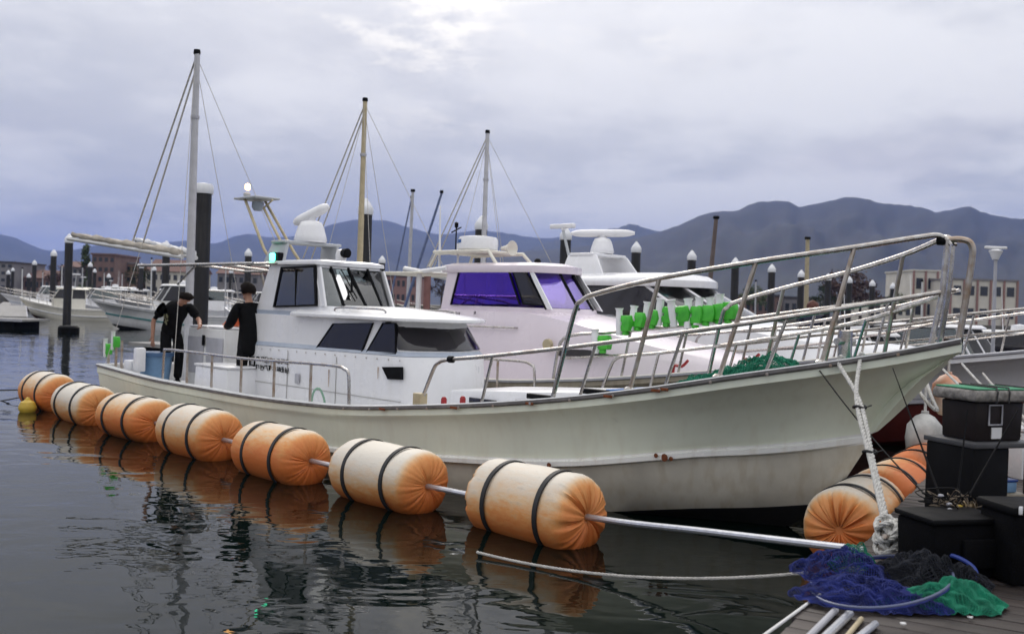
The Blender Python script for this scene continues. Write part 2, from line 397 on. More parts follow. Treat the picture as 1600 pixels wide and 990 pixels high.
M_FOR1 = forest_mat('forested_slope', (0.018, 0.024, 0.021), (0.036, 0.033, 0.030))
M_FOR2 = forest_mat('distant_forest', (0.035, 0.045, 0.035), (0.055, 0.052, 0.045))
ridge('hills', [(-400, 360), (-200, 340), (-60, 352), (0, 366), (22, 371), (45, 381), (75, 391), (100, 392), (140, 385), (190, 378), (250, 379), (300, 376), (335, 380), (370, 368), (390, 365), (420, 371), (470, 368), (520, 350), (560, 343), (600, 344), (640, 356), (690, 366), (750, 360), (800, 366), (850, 372), (890, 370), (930, 366), (1000, 380), (1100, 400), (1250, 420)], 2500, 5600, M_FOR2, 3.0)
ridge('hills', [(820, 392), (870, 374), (915, 362), (945, 358), (965, 356), (985, 350), (1005, 355), (1030, 362), (1080, 370), (1150, 385)], 2300, 4300, M_FOR2, 8.0)
ridge('hills', [(760, 405), (830, 392), (900, 386), (960, 377), (1010, 368), (1060, 352), (1105, 333), (1125, 330), (1150, 329), (1180, 316), (1215, 314), (1232, 315), (1247, 323), (1275, 318), (1300, 313), (1325, 308), (1345, 309), (1375, 317), (1410, 320), (1440, 324), (1462, 331), (1490, 327), (1512, 323), (1540, 333), (1575, 340), (1610, 343), (1700, 360), (1850, 350), (2100, 330)], 900, 2900, M_FOR1, 5.0)
def shore():
    m = mat('quay_ground', (0.16, 0.15, 0.13), 0.95, var=0.2, scale=0.05)
    mb = MB(); z = 1.6
    pts = [(-900, 230), (-120, 200), (-30, 175), (40, 170), (130, 190), (900, 260), (900, 3200), (-900, 3200)]
    mb.prism([(x, y, -1.0) for x, y in pts], (0, 0, z + 1.0)); tag(mb.build('ground', m, smooth=0), kind='structure')
shore()

# ================================================================== BOATS
class Hull:
    """lines as functions of s (metres aft of the bow tip)"""
    def __init__(h, L, gun, chine, low, keel):
        h.L = L
        h.gv = pchip([g[0] for g in gun], [g[1] for g in gun]); h.gz = pchip([g[0] for g in gun], [g[2] for g in gun])
        h.lines = [gun, chine, low, keel]
        h.fn = [(pchip([p[0] for p in l], [p[1] for p in l]), pchip([p[0] for p in l], [p[2] for p in l]), l[0][0]) for l in h.lines]
    def pt(h, i, t):
        fv, fz, s0 = h.fn[i]; s = s0 + (h.L - s0) * t; return Vector((-s, -fv(s), fz(s)))
    def rows(h, side=1):
        T = [ (k / 46.0) ** 1.5 for k in range(47)]; out = []
        def fl(f): return [f(t) for t in T]
        g = lambda t: h.pt(0, t); c = lambda t: h.pt(1, t); lo = lambda t: h.pt(2, t); ke = lambda t: h.pt(3, t)
        def between(k, hollow):
            def f(t):
                a, b = g(t), c(t); p = a.lerp(b, k); p.y += hollow * 4 * k * (1 - k) * math.exp(-t * 5) ; return p
            return f
        R = [fl(lambda t: g(t)), fl(lambda t: g(t) + Vector((0, 0.0, -0.075))),
             fl(lambda t: between(0.16, .10)(t) + Vector((0, -0.012, -.02))), fl(lambda t: between(0.165, .10)(t) + Vector((0, 0.004, -.035)))]
        for k in (0.35, 0.5, 0.65, 0.8, 0.92): R.append(fl(between(k, .14)))
        w = lambda t: min(1, t * 40 + .0) * 1.0
        R += [fl(lambda t: c(t) + Vector((0, 0, 0.035))), fl(lambda t: c(t) + Vector((0, -0.045 * w(t), 0.02))), fl(lambda t: c(t) + Vector((0, -0.045 * w(t), -0.022))), fl(lambda t: c(t) + Vector((0, 0.015 * w(t), -0.04)))]
        def between2(k, bulge):
            def f(t):
                a, b = c(t) + Vector((0, .015 * w(t), -.04)), lo(t); p = a.lerp(b, k); p.y -= bulge * 4 * k * (1 - k) * w(t); return p
            return f
        for k in (0.33, 0.66, 1.0): R.append(fl(between2(k, .03)))
        R += [fl(lambda t: lo(t).lerp(ke(t), .05)), fl(lambda t: lo(t).lerp(ke(t), .5)), fl(ke)]
        if side < 0: R = [[Vector((p.x, -p.y, p.z)) for p in r] for r in R]
        return R
    def mesh(h, name, mats, parent):          # mats: topside, strake, lower, bottom
        mb = MB(); mis = [0] * 8 + [1] * 4 + [2] * 3 + [3] * 3
        S = h.rows(1); P = h.rows(-1)
        mb.loft(S, mis=mis[:len(S) - 1]); mb.loft([list(r) for r in P], mis=mis[:len(S) - 1])
        # transom
        loop = [r[-1] for r in S]; loop2 = [r[-1] for r in P]
        for i in range(len(loop) - 1): mb.add([loop[i], loop2[i], loop2[i + 1], loop[i + 1]], [(0, 1, 2, 3)], mis[i])
        return mb.build(name, mats, parent, smooth=28)
    def inner(h, s, inset=0.09):              # inside of bulwark at s
        return max(0.0, h.gv(s) - inset)

def rub_rail(h, parent, mat_dark, mat_cap, name='rub_rail'):
    """fender strip along both sheers, with a metal cap"""
    for side in (1, -1):
        mb = MB(); rows = [[], [], [], [], [], [], [], []]
        for k in range(60):
            s = h.L * (k / 59.0) ** 1.4; v = h.gv(s); z = h.gz(s)
            q = [(v - .08, z), (v - .08, z + .035), (v + .016, z + .035), (v + .028, z + .025), (v + .028, z - .002), (v + .016, z - .012), (v + .002, z - .016), (v - .08, z)]
            for i, (a, b) in enumerate(q): rows[i].append(Vector((-s, -side * max(a, -0.0 if s > .05 else 0), b)))
        mb.loft(rows, mis=[1, 1, 1, 0, 0, 0, 0]); mb.build(name, [mat_dark, mat_cap], parent, smooth=40)

def deck(h, parent, zf, mats, s0=0.05, split=None, name='deck'):
    """deck sheet inside the bulwark, zf(s) gives its height; plus the inner bulwark faces"""
    st = [s0 + (h.L - .06 - s0) * k / 50.0 for k in range(51)]
    mb = MB(); rows = []
    def wd(s, z):
        cv, cz = h.fn[1][0](max(s, h.fn[1][2])), h.fn[1][1](max(s, h.fn[1][2])); gv, gz = h.gv(s), h.gz(s)
        k = min(1, max(0, (z - cz) / (gz - cz))); return max(0.0, min(gv - .10, cv + (gv - cv) * k - .10 - .16 * math.exp(-s / 2.5) * (k < .9)))
    for s in st:
        z = zf(s); w = wd(s, z); cr = .075 if (split and s < split) else .012; rows.append([Vector((-s, -w, z)), Vector((-s, -w * .4, z + cr)), Vector((-s, w * .4, z + cr)), Vector((-s, w, z))])
    mis = [1 if (split and s < split) else 0 for s in st[:-1]]
    mb.loft(rows, mis=mis)
    for sd in (1, -1):
        mb.loft([[Vector((-s, -sd * wd(s, zf(s)), zf(s) + .001)) for s in st], [Vector((-s, -sd * h.inner(s, .08), h.gz(s) + .02)) for s in st]])
    a, b = st[-1], st[-1]
    w = h.inner(a, .08); mb.add([(-a, -w, zf(a)), (-a, w, zf(a)), (-a, w, h.gz(a) + .02), (-a, -w, h.gz(a) + .02)], [(0, 1, 2, 3)])
    mb.box((-h.L + .05, 0, h.gz(h.L) + .012), (.16, 2 * h.gv(h.L) - .02, .04))
    return mb.build(name, mats, parent, smooth=30)

def plan_house(mb, plan_b, zb, plan_t, zt, mi=0, cap=True):
    """loft between two plan outlines (lists of (x, v)), zb/zt numbers or functions of x"""
    fb = zb if callable(zb) else (lambda x: zb); ft = zt if callable(zt) else (lambda x: zt)
    mb.loft([[LV(x, v, fb(x)) for x, v in plan_b], [LV(x, v, ft(x)) for x, v in plan_t]], mi=mi, closed=True, cap=cap)
def front_plan(xr, xf, hw, nose=.18, r=.16, hw_r=None):
    """house plan: straight sides, rounded front bowed forward by nose"""
    hw_r = hw_r or hw
    pts = [(xr, hw_r), (xf - r, hw)]
    for k in range(1, 4):
        a = k / 4 * math.pi / 2; pts.append((xf - r + r * math.sin(a), hw - r + r * math.cos(a)))
    for q in (.66, .33, 0, -.33, -.66):
        pts.append((xf + nose * (1 - q * q), q * (hw - r)))
    return pts + [(x, -v) for x, v in pts[:5]][::-1]
def plate(mb, loop, nrm, th=0.012, mi=0):
    """thin pane with real thickness standing proud along nrm"""
    n = Vector(nrm).normalized() * th; mb.prism([Vector(p) - n * .3 for p in loop], n * 1.3, mi)
def window(parent, loop, nrm, glass, frame_m, fw=0.02, th=.012, name='window', pane='pane'):
    """frame bars round a loop and a pane child"""
    c = sum((Vector(p) for p in loop), Vector()) / len(loop); n = Vector(nrm).normalized()
    mb = MB(); P = [Vector(p) for p in loop]; Q = []
    for p in P: Q.append(p + (c - p).normalized() * fw * 1.4)
    k = len(P); a = n * th * 1.2; b = -n * th * .4
    vs = [p + a for p in P] + [q + a for q in Q] + [p + b for p in P] + [q + b for q in Q]
    fs = []
    for i in range(k):
        j = (i + 1) % k
        fs += [(i, j, k + j, k + i), (2 * k + i, 3 * k + i, 3 * k + j, 2 * k + j), (i, 2 * k + i, 2 * k + j, j), (k + i, k + j, 3 * k + j, 3 * k + i)]
    mb.add(vs, fs); o = mb.build(name, frame_m, parent, smooth=0)
    m2 = MB(); plate(m2, [q + (q - c).normalized() * .004 for q in Q], n, th * .5); m2.build(pane, glass, o, smooth=0)
    return o
def glyph(mb, o, ux, uz, w, h, seed, n, th=.0025, strokes=6):
    """a row of small brush-like characters"""
    rnd = random.Random(seed); o = Vector(o); ux = Vector(ux).normalized(); uz = Vector(uz).normalized()
    for i in range(n):
        c = o + ux * (i * w * 1.22)
        for k in range(strokes):
            if rnd.random() < .5: a = (rnd.uniform(0, .15), rnd.random()); b = (rnd.uniform(.75, 1), a[1] + rnd.uniform(-.08, .08))
            else: a = (rnd.random(), rnd.uniform(.7, 1)); b = (a[0] + rnd.uniform(-.2, .2), rnd.uniform(0, .3))
            p = c + ux * a[0] * w + uz * a[1] * h; q = c + ux * b[0] * w + uz * b[1] * h
            mb.tube([p, q], w * .06, 4)

# ---------------------------------------------------------------- radar scanners, lights
def radar_pedestal(parent, loc, tilt=.25, yaw=0.6, bar=.95, name='radar'):
    mb = MB(); x, y, z = loc
    mb.lathe([(.215, 0), (.235, .03), (.22, .10), (.185, .22), (.15, .29), (.09, .31)], loc, n=20)
    o = mb.build(name, M_WHITE, parent, smooth=50, bevel=0)
    m2 = MB(); rot = Euler((0, -tilt, yaw)).to_matrix()
    pr = []
    for k in range(13):
        t = -1 + k / 6; e = (1 - abs(t) ** 6) ** .5 if abs(t) < 1 else .25
        pr.append([Vector((x, y, z + .40)) + rot @ Vector((t * bar / 2, .085 * math.cos(a) * max(e, .4), .075 * math.sin(a) * max(e, .4))) for a in [2 * math.pi * j / 12 for j in range(12)]])
    m2.loft(pr, closed=True, cap=True); m2.tube([(x, y, z + .28), (x, y, z + .40)], .07, 12)
    m2.build('scanner', M_WHITE, o, smooth=50); return o

# ================================================================== BOAT 1: the fishing boat alongside the floats
GUN1 = [(0, 0.0, 1.70), (.25, .24, 1.62), (.7, .55, 1.50), (1.4, .92, 1.345), (2.2, 1.15, 1.17), (3.1, 1.32, 1.01), (4.6, 1.50, .815), (6.2, 1.60, .675), (8, 1.62, .635), (10, 1.58, .635), (12.7, 1.40, .69)]
CH1 = [(.71, 0.0, .86), (1.1, .24, .765), (1.5, .45, .69), (1.88, .66, .64), (2.24, .85, .575), (3.15, 1.13, .42), (4.44, 1.35, .31), (6, 1.48, .20), (8, 1.53, .15), (10, 1.50, .14), (12.7, 1.32, .17)]
LO1 = [(1.03, 0.0, .27), (1.3, .13, .22), (1.6, .28, .17), (1.95, .48, .13), (2.4, .66, .06), (2.9, .85, -.02), (4, 1.15, -.12), (6, 1.36, -.2), (12.7, 1.2, -.2)]
KE1 = [(1.10, 0.0, .18), (1.6, .03, -.08), (2.4, .03, -.3), (4, .03, -.5), (12.7, .03, -.5)]
def boat1():
    B = empty('fishing_boat', row(0, 0), YAW, 'large pale green-white fishing boat with tall bow rails beside the orange floats', 'boat')
    h = Hull(12.7, GUN1, CH1, LO1, KE1)
    hull = h.mesh('hull', [M_HULL, M_CHINE, M_HULLLOW, M_ANTIF], B)
    rub_rail(h, B, mat('grey_fender_strip', (.20, .19, .19), .5, var=.2, scale=9), mat('pale_sheer_cap', (.60, .61, .62), .4, var=.1))
    def zf(s): return h.gz(s) - .035 if s < 2.55 else .42 + max(0, (4.6 - s)) * .09
    deck(h, B, zf, [M_WHITE2, M_TEAL], split=2.55)
    # rust spots on the strake and the sheer
    for s, i, dz, rr in ((2.15, 1, -.005, .035), (3.2, 1, -.01, .025), (2.22, 1, .02, .02), (2.1, 1, -.02, .02)):
        v = h.fn[i][0](s); z = h.fn[i][1](s)
        mb = MB(); mb.lathe([(0, -.012), (rr, -.006), (rr * .8, .006), (0, .010)], (-s, -v - .05, z + dz), 'y', 10); mb.build('rust_spot', M_RUST, hull)
    for s in (2.0, 2.07, 2.5, 3.3, 4.2, 5.2):
        mb = MB(); mb.box((-s, -h.gv(s) - .033, h.gz(s) - .006), (.10, .008, .025)); mb.build('rust_spot', M_RUST, hull, bevel=.004)
    # bolts on the fender strip
    for k in range(14):
        s = .35 + k * .42; mb = MB(); mb.lathe([(0, -.008), (.014, -.006), (.012, .004), (0, .006)], (-s, -h.gv(s) - .036, h.gz(s) - .005), 'y', 8); mb.build('bolt', M_RUSTEEL, hull)
    # ---- lower house
    V = .62
    X = lambda px, py, v=V: sv(px, py, v)
    xr = X(395, 580)[0]; xk = X(640, 563)[0]
    zk = lambda x: 1.20 + (x - xr) / (xk - xr) * .03
    pb = front_plan(xr, xk + .10, V + .05, .20, .2); pk = front_plan(xr, xk + .04, V + .04, .18, .2)
    pt = front_plan(xr, xk - .28, V, .16, .18)
    mb = MB(); plan_house(mb, pb, .40, pk, zk); cab = mb.build('cabin', M_WHITE, B, smooth=40, bevel=.012)
    pk2 = front_plan(xr + .002, xk + .0, V + .006, .17, .2)
    mb = MB(); plan_house(mb, pk, lambda x: zk(x) + .002, pk2, lambda x: zk(x) + .055); mb.build('cabin_band', M_GREYB, cab, smooth=40)
    mb = MB(); plan_house(mb, pk2, lambda x: zk(x) + .054, pt, 1.64); up = mb.build('cabin_upper', M_WHITE, B, smooth=40)
    # side windows (outline read off the photo on the wall plane)
    def sidewin(pts, name, glass):
        loop = [LV(a, V + .010 + .004 * (1.64 - b), b) for a, b in [X(*p, V + .01) for p in pts]]
        return window(up, loop, (0, -1, 0), glass, M_BLACK, .012, .014, name)
    sidewin([(521, 505), (584, 504), (566, 552), (491, 549)], 'window', M_DGLASS)
    sidewin([(599, 504), (619, 504), (620, 553), (572, 552)], 'window', M_DGLASS)
    # slanted white pillar
    # front panes follow the bowed raked front
    ib = [LV(x, v, zk(x) + .075) for x, v in pk2]; it = [LV(x, v, 1.615) for x, v in pt]
    seq = list(range(1, len(pk2) - 1))
    n_f = len(pk2); idx = [1, 3, 5, 7, 9, 11, 13]
    def frontpane(i0, i1):
        ids = list(range(i0, i1 + 1)); lb = [ib[i] for i in ids]; lt = [it[i] for i in ids]
        nrm = Vector((1, 0, .45))
        loop = lb + lt[::-1]
        # inset
        c = sum(loop, Vector()) / len(loop)
        mb = MB(); out = []
        for i in ids:
            b = ib[i]; t = it[i]; tang = (ib[min(i + 1, n_f - 1)] - ib[i - 1]); nn = tang.cross(Vector((t - b))).normalized()
            if nn.x < 0 and abs(nn.x) > .2: nn = -nn
            if nn.dot(Vector((b.x - (xk - 1), b.y, 0))) < 0: nn = -nn
            out.append((b, t, nn))
        rows = [[b.lerp(t, .0) + nn * .010 for b, t, nn in out], [b.lerp(t, 1.03) + nn * .010 for b, t, nn in out]]
        back = [[b.lerp(t, .0) - nn * .01 for b, t, nn in out], [b.lerp(t, 1.03) - nn * .01 for b, t, nn in out]]
        mb.loft([rows[0], rows[1], back[1], back[0], rows[0]])
        mb.add([rows[0][0], rows[1][0], back[1][0], back[0][0]], [(0, 1, 2, 3)]); mb.add([rows[0][-1], rows[1][-1], back[1][-1], back[0][-1]], [(0, 1, 2, 3)])
        mb.build('front_window', M_DGLASS, up, smooth=60)
    frontpane(1, 5); frontpane(5, 7); frontpane(7, 9); frontpane(9, 13)
    # roof slab with visor, cambered
    xv0 = X(455, 495, V + .08)[0]; mb = MB(); rows = []
    rp_o = front_plan(xv0, xk + .02, V + .10, .24, .24)
    for dz, k in ((0, .97), (.012, 1.0), (.04, 1.0), (.055, .97)):
        rows.append([LV(xv0 + (x - xv0) * (1 - (1 - k) * .3), v * k, 1.635 + dz) for x, v in rp_o])
    rows.append([LV(xv0 + .02 + (x - xv0) * .80, v * .72, 1.745) for x, v in rp_o]); rows.append([LV(xv0 + .04 + (x - xv0) * .5, v * .4, 1.80) for x, v in rp_o])
    mb.loft(rows, closed=True, cap=True); mb.build('roof', M_WHITE, B, smooth=45)
    # vent, lettering, handle etc on the side
    loop = [LV(a, V + .052, b) for a, b in [X(*p, V + .05) for p in ((598, 573), (630, 573), (630, 593), (607, 592))]]
    window(cab, loop, (0, -1, 0), M_BLACK, M_BLACK, .008, .012, 'vent', 'louvre')
    a = X(394, 577, V + .055); ux = Vector((1, 0, .0))
    mb = MB(); p0 = X(399, 571, V + .055)
    glyph(mb, LV(p0[0] + .02, V + .056, p0[1] + .06), (1, 0, .004), (0, 0, 1), .085, .075, 3, 8); glyph(mb, LV(p0[0] + .02, V + .056, p0[1] - .05), (1, 0, .004), (0, 0, 1), .085, .075, 5, 8)
    tag(mb.build('lettering', M_BLACK, cab, smooth=0), kind='stuff')
    mb = MB(); glyph(mb, LV(p0[0] - .14, V + .056, p0[1] - .04), (1, 0, 0), (0, 0, 1), .13, .17, 9, 1, strokes=9); mb.build('emblem', M_BLACK, cab, smooth=0)
    pp = X(392, 541, V + .012); mb = MB(); glyph(mb, LV(pp[0] + .05, V + .016, pp[1] - .04), (1, 0, 0), (0, 0, 1), .05, .055, 17, 6, strokes=7)
    tag(mb.build('lettering', M_BLACK, up, smooth=0), kind='stuff')
    mb = MB(); glyph(mb, LV(pp[0] + .46, V + .016, pp[1] - .06), (1, 0, 0), (0, 0, 1), .06, .10, 21, 2, strokes=5); mb.build('decal', mat('blue_decal', (.08, .25, .40), .5), up, smooth=0)
    q = X(465, 591, V + .06); mb = MB(); mb.box(LV(q[0], V + .065, q[1]), (.09, .03, .13)); mb.build('latch', M_GREYPL, cab, bevel=.01)
    M_SEAM = mat('seam_sealant', (.38, .37, .35), .7); M_DRIP = mat('rust_drip', (.40, .22, .10), .8, var=.2)
    for x_ in (xr + .95, xr + 2.05):
        mb = MB(); mb.box(LV(x_, V + .0515, .80), (.007, .006, .70)); mb.build('panel_seam', M_SEAM, cab)
    mb = MB(); mb.box(LV((xr + xk) / 2, V + .0525, .70), (xk - xr - .15, .006, .007)); mb.build('panel_seam', M_SEAM, cab)
    for k in range(16):
        x_ = xr + .08 + k * (xk - xr - .2) / 15; mb = MB(); mb.lathe([(0, -.004), (.009, -.002), (.007, .003), (0, .004)], LV(x_, V + .048, 1.155 + k * .0018), 'y', 7); mb.build('screw', M_RUSTEEL, cab)
    for x_, z_, l_ in ((xr + .55, 1.05, .16), (xr + 1.9, .98, .22), (xr + 2.9, 1.08, .14)):
        mb = MB(); mb.prism([LV(x_ - .008, V + .0535, z_), LV(x_ + .008, V + .0535, z_), LV(x_ + .003, V + .0545, z_ - l_), LV(x_ - .002, V + .0545, z_ - l_)], (0, -.0015, 0)); mb.build('rust_run', M_DRIP, cab, smooth=0)
    for sd in (1, -1):
        a_ = xk - 1.55; mb = MB(); mb.tube(smooth_path([LV(a_, sd * (V - .04), 1.70), LV(a_ + .03, sd * (V - .04), 1.765), LV(a_ + .5, sd * (V - .04), 1.77), LV(a_ + .97, sd * (V - .05), 1.765), LV(a_ + 1.0, sd * (V - .05), 1.70)], 5), .012, 8); mb.build('roof_hand_rail', M_STEEL, B)
    # water stain line on front wall is material; small red fittings on the side deck
    # ---- wheelhouse
    U = .58
    Y = lambda px, py, v=U: sv(px, py, v)
    wr = Y(400, 485)[0]; wr2 = Y(418, 412)[0]; wf_b = Y(508, 478)[0]; wf_t = Y(496, 410)[0]
    zb, zt = 1.66, 2.335
    bot = front_plan(wr, wf_b + .02, U, .20, .10); top = front_plan(wr2, wf_t - .07, U - .04, -.08, .08)
    # corner posts, sill wall and header rather than a closed box, so that one looks through
    def wl(i, t): b = LV(bot[i][0], bot[i][1], zb); tt = LV(top[i][0], top[i][1], zt); return b.lerp(tt, t)
    n = len(bot)
    def band(name, t0, t1, m_, inset=.03):
        mb = MB(); o1 = [wl(i, t0) for i in range(n)]; o2 = [wl(i, t1) for i in range(n)]
        cx = sum(p.x for p in o1) / n
        def ins(p): return Vector((p.x - math.copysign(inset, p.x - cx), p.y - math.copysign(inset, p.y) if abs(p.y) > .05 else p.y, p.z))
        mb.loft([o1, o2, [ins(p) for p in o2], [ins(p) for p in o1], o1], closed=True); return mb.build(name, m_, B, smooth=40)
    wh = band('wheelhouse', 0.0, .185, M_WHITE); hd = band('header', .93, 1.0, M_WHITE)
    mb = MB(); q = .006
    pb2 = [(x + (q if x > -8 else -q), v * 1.01) for x, v in bot]
    plan_house(mb, pb2, zb - .02, pb2, zb + .035); mb.build('wheelhouse_band', M_GREYB, wh, smooth=40)
    # back wall + side rear panel + posts
    mb = MB(); a, b = wl(0, .17), wl(0, .95)
    sill = wl(0, .18); wa = Y(428, 480, U); wtp = Y(438, 416, U - .03)
    for sd in (1, -1):
        def mir(p): return Vector((p.x, p.y if sd > 0 else -p.y, p.z))
        mb = MB(); mb.prism([mir(p) for p in (wl(0, .18), LV(wa[0], U, wa[1]), LV(wtp[0], U - .035, wtp[1]), wl(0, .94))], (0, .03 * sd, 0)); mb.build('side_panel', M_WHITE, wh, smooth=0)
        mb = MB(); mb.prism([mir(p) for p in (LV(Y(497, 478)[0], U, 1.78), LV(wf_b + .0, U, 1.78), LV(wf_t, U - .04, 2.29), LV(Y(492, 414)[0], U - .035, 2.29))], (0, .03 * sd, 0)); mb.build('corner_post', M_WHITE, wh, smooth=0)
    mb = MB(); mb.prism([wl(0, 0), wl(0, .97), Vector((wl(0, .97).x, -wl(0, .97).y, wl(0, .97).z)), Vector((wl(0, 0).x, -wl(0, 0).y, wl(0, 0).z))], (.03, 0, 0)); mb.build('back_wall', M_WHITE2, wh, smooth=0)
    # console inside
    mb = MB(); mb.box(((wr + wf_b) / 2 + .5, 0, 1.66), (.5, .9, .25)); mb.box(((wr + wf_b) / 2 - .1, .1, 1.75), (.35, .4, .35)); mb.build('console', M_INT, wh, bevel=.02)
    # side window (both sides)
    P4 = [(438, 417), (492, 414), (497, 478), (429, 480)]
    for sd in (1, -1):
        loop = [LV(*(lambda q: (q[0], (U - .035 * (q[1] - 1.74) / .55 + .012) * sd, q[1]))(Y(*p, U))) for p in P4]
        w = window(B, loop, (0, -sd, 0), M_GLASS, M_BLACK, .035, .016, 'side_window')
        if sd == 1:
            c0 = Y(462, 417); c1 = Y(463, 480); mb = MB(); mb.tube([LV(c0[0], U - .01, c0[1] - .03), LV(c1[0], U + .008, c1[1] + .03)], .016, 6); mb.build('mullion', M_BLACK, w)
    # windscreen panes + posts between
    cuts = [2, 5, 7, 9, n - 3]
    for a_, b_ in zip(cuts[:-1], cuts[1:]):
        mb = MB(); ids = range(a_, b_ + 1); o1 = [wl(i, .20) for i in ids]; o2 = [wl(i, .915) for i in ids]
        s_ = Vector((-.01, 0, 0)); mb.loft([o1, o2, [p + s_ for p in o2], [p + s_ for p in o1], o1]); mb.build('windscreen', M_GLASS, wh, smooth=60)
    for i in cuts:
        mb = MB(); mb.tube([wl(i, .17), wl(i, .95)], .020, 6); mb.build('windscreen_post', M_BLACK if i not in (2, n - 3) else M_WHITE, wh)
    for i, dy in ((6, .05),):
        mb = MB(); p = wl(i, .92) + Vector((.03, 0, 0)); e = wl(i, .35) + Vector((.035, dy, 0)); mb.tube([p, e], .008, 5); mb.box(e.lerp(p, .35) + Vector((.005, 0, 0)), (.015, .03, .35), (0, 0, 0)); mb.build('wiper', M_BLACK, wh)
    # roof
    rp = [(x + (.05 if x > -8.2 else -.05), v * 1.08) for x, v in top]
    mb = MB(); mb.loft([[LV(x, v, 2.325) for x, v in rp], [LV(x, v * 1.01, 2.345) for x, v in rp], [LV(x, v * .99, 2.375) for x, v in rp], [LV(-8.3 + (x + 8.3) * .8, v * .7, 2.40) for x, v in rp]], closed=True, cap=True)
    mb.build('wheelhouse_roof', M_WHITE, wh, smooth=45)
    # radar arch, standing athwartships on the roof
    aL = sv(417, 408, .50)[0] - .10
    for sd in (1, -1):
        mb = MB(); mb.prism([LV(aL, .50 * sd, 2.37), LV(aL + .50, .50 * sd, 2.37), LV(aL + .50, .44 * sd, 2.64), LV(aL + .12, .44 * sd, 2.64)], (0, .05 * sd, 0)); mb.build('arch_leg', M_GREYM, B, smooth=30, bevel=.012)
    mb = MB(); mb.box((aL + .33, 0, 2.655), (.36, .96, .04)); mb.build('radar_arch', M_GREYM, B, smooth=30, bevel=.012)
    radar_pedestal(B, (aL + .36, .04, 2.676), .50, .75, .56)
    # light mast on the roof, raked aft
    p0 = sv(413, 390, .32); p1 = sv(385, 312, .22); p2 = sv(436, 372, .1); p3 = sv(412, 325, .1)
    mb = MB()
    for sd in (.32, -.18):
        mb.tube([LV(p0[0] + .22, sd, 2.375), LV(p0[0], sd, p0[1]), LV(p1[0] + .05, sd * .7 + .05, p1[1])], .022, 8)
    mb.tube([LV(p2[0] + .08, .1, 2.66), LV(p2[0], .1, p2[1]), LV(p3[0], .1, p3[1])], .02, 8); mb.tube([LV(p3[0], .1, p3[1]), LV(sv(426, 313, .1)[0], .1, p1[1] - .02)], .014, 6)
    lm = mb.build('light_mast', M_TANMAST, B)
    pc = sv(403, 311, .1); mb = MB(); mb.box(LV(pc[0], .12, pc[1]), (.62, .42, .028)); mb.tube([LV(pc[0] - .3, -.08, pc[1]), LV(pc[0] - .3, .32, pc[1])], .018, 6); mb.build('platform', M_GREYM, lm, bevel=.006)
    mb = MB(); q = sv(403, 322, .1); mb.lathe([(.0, -.07), (.06, -.07), (.09, -.02), (.09, .06), (.05, .07)], LV(q[0], .1, q[1]), n=12); mb.build('loudspeaker', M_GREYB, lm)
    q = sv(386, 303, .15); mb = MB(); mb.lathe([(.045, -.08), (.05, -.03), (.055, 0), (.04, .02)], LV(q[0], .15, q[1]), n=12); mb.build('lamp_base', M_GREYM, lm)
    mb = MB(); q = sv(387, 291, .15); mb.lathe([(.025, -.06), (.04, -.04), (.04, .015), (.025, .035), (0, .045)], LV(q[0], .15, q[1]), n=12); mb.build('masthead_lamp', mat('lamp_glow', (1, .8, .5), .4, emit=((1.0, .50, .16), 4.5)), lm)
    q = sv(428, 401, .55); mb = MB(); mb.lathe([(.03, -.06), (.05, -.04), (.05, .03), (.03, .05), (0, .055)], LV(q[0], .56, q[1]), n=12); mb.build('starboard_light', mat('green_glow', (.1, 1, .6), .4, emit=((.06, 1.0, .50), 6.0)), B)
    mb = MB(); mb.box(LV(q[0] + .05, .52, q[1] - .01), (.16, .08, .14)); mb.build('light_screen', M_BLACK, B, bevel=.01)
    q = sv(533, 398, .2); mb = MB(); mb.lathe([(.07, -.08), (.075, .0), (.06, .06), (0, .08)], LV(q[0], .2, q[1]), n=14); mb.lathe([(.0, -.05), (.06, -.04), (.065, .04), (.05, .05)], LV(q[0] + .10, .2, q[1] + .02), 'x', n=14, mi=1); mb.build('searchlight', [M_WHITE, M_BLACK], B)
    # ---- awning frame over the working deck
    za = 2.31; ah = .95; xa0 = sv(216, 408, ah)[0]; xa1 = wr2 + .25
    mb = MB()
    for sd in (1, -1):
        f = MB(); f.tube([LV(xa0, ah * sd, za), LV(xa1, ah * sd, za + .01)], .024, 8); f.build('awning_rail', M_STEEL, B)
        for xx in ((xa0 + .55, (xa0 + xa1) / 2 + .3) if sd < 0 else ()):
            f = MB(); f.tube([LV(xx, ah * sd, za), LV(xx, (h.gv(-xx) - .05) * sd, h.gz(-xx))], .022, 8); f.build('awning_post', M_RUSTEEL, B)
        f = MB(); f.tube([LV(xa0 + 1.35, ah * sd, 2.02), LV(xa0 + 1.9, ah * sd, za)], .017, 6); f.build('awning_brace', M_STEEL, B)
    for k in range(5):
        xx = xa0 + (xa1 - xa0) * k / 4; f = MB(); f.tube([LV(xx, -ah, za + .005), LV(xx, 0, za + .07), LV(xx, ah, za + .005)], .02, 8); f.build('awning_bar', M_STEEL, B)
    # ---- side rails aft
    sp = [(253, 592, 254, 546), (288, 600, 290, 548), (331, 609, 332, 553), (381, 617, 381, 560), (432, 624, 432, 566), (489, 630, 489, 571)]
    zt_ = lambda s: h.gz(s) + .45
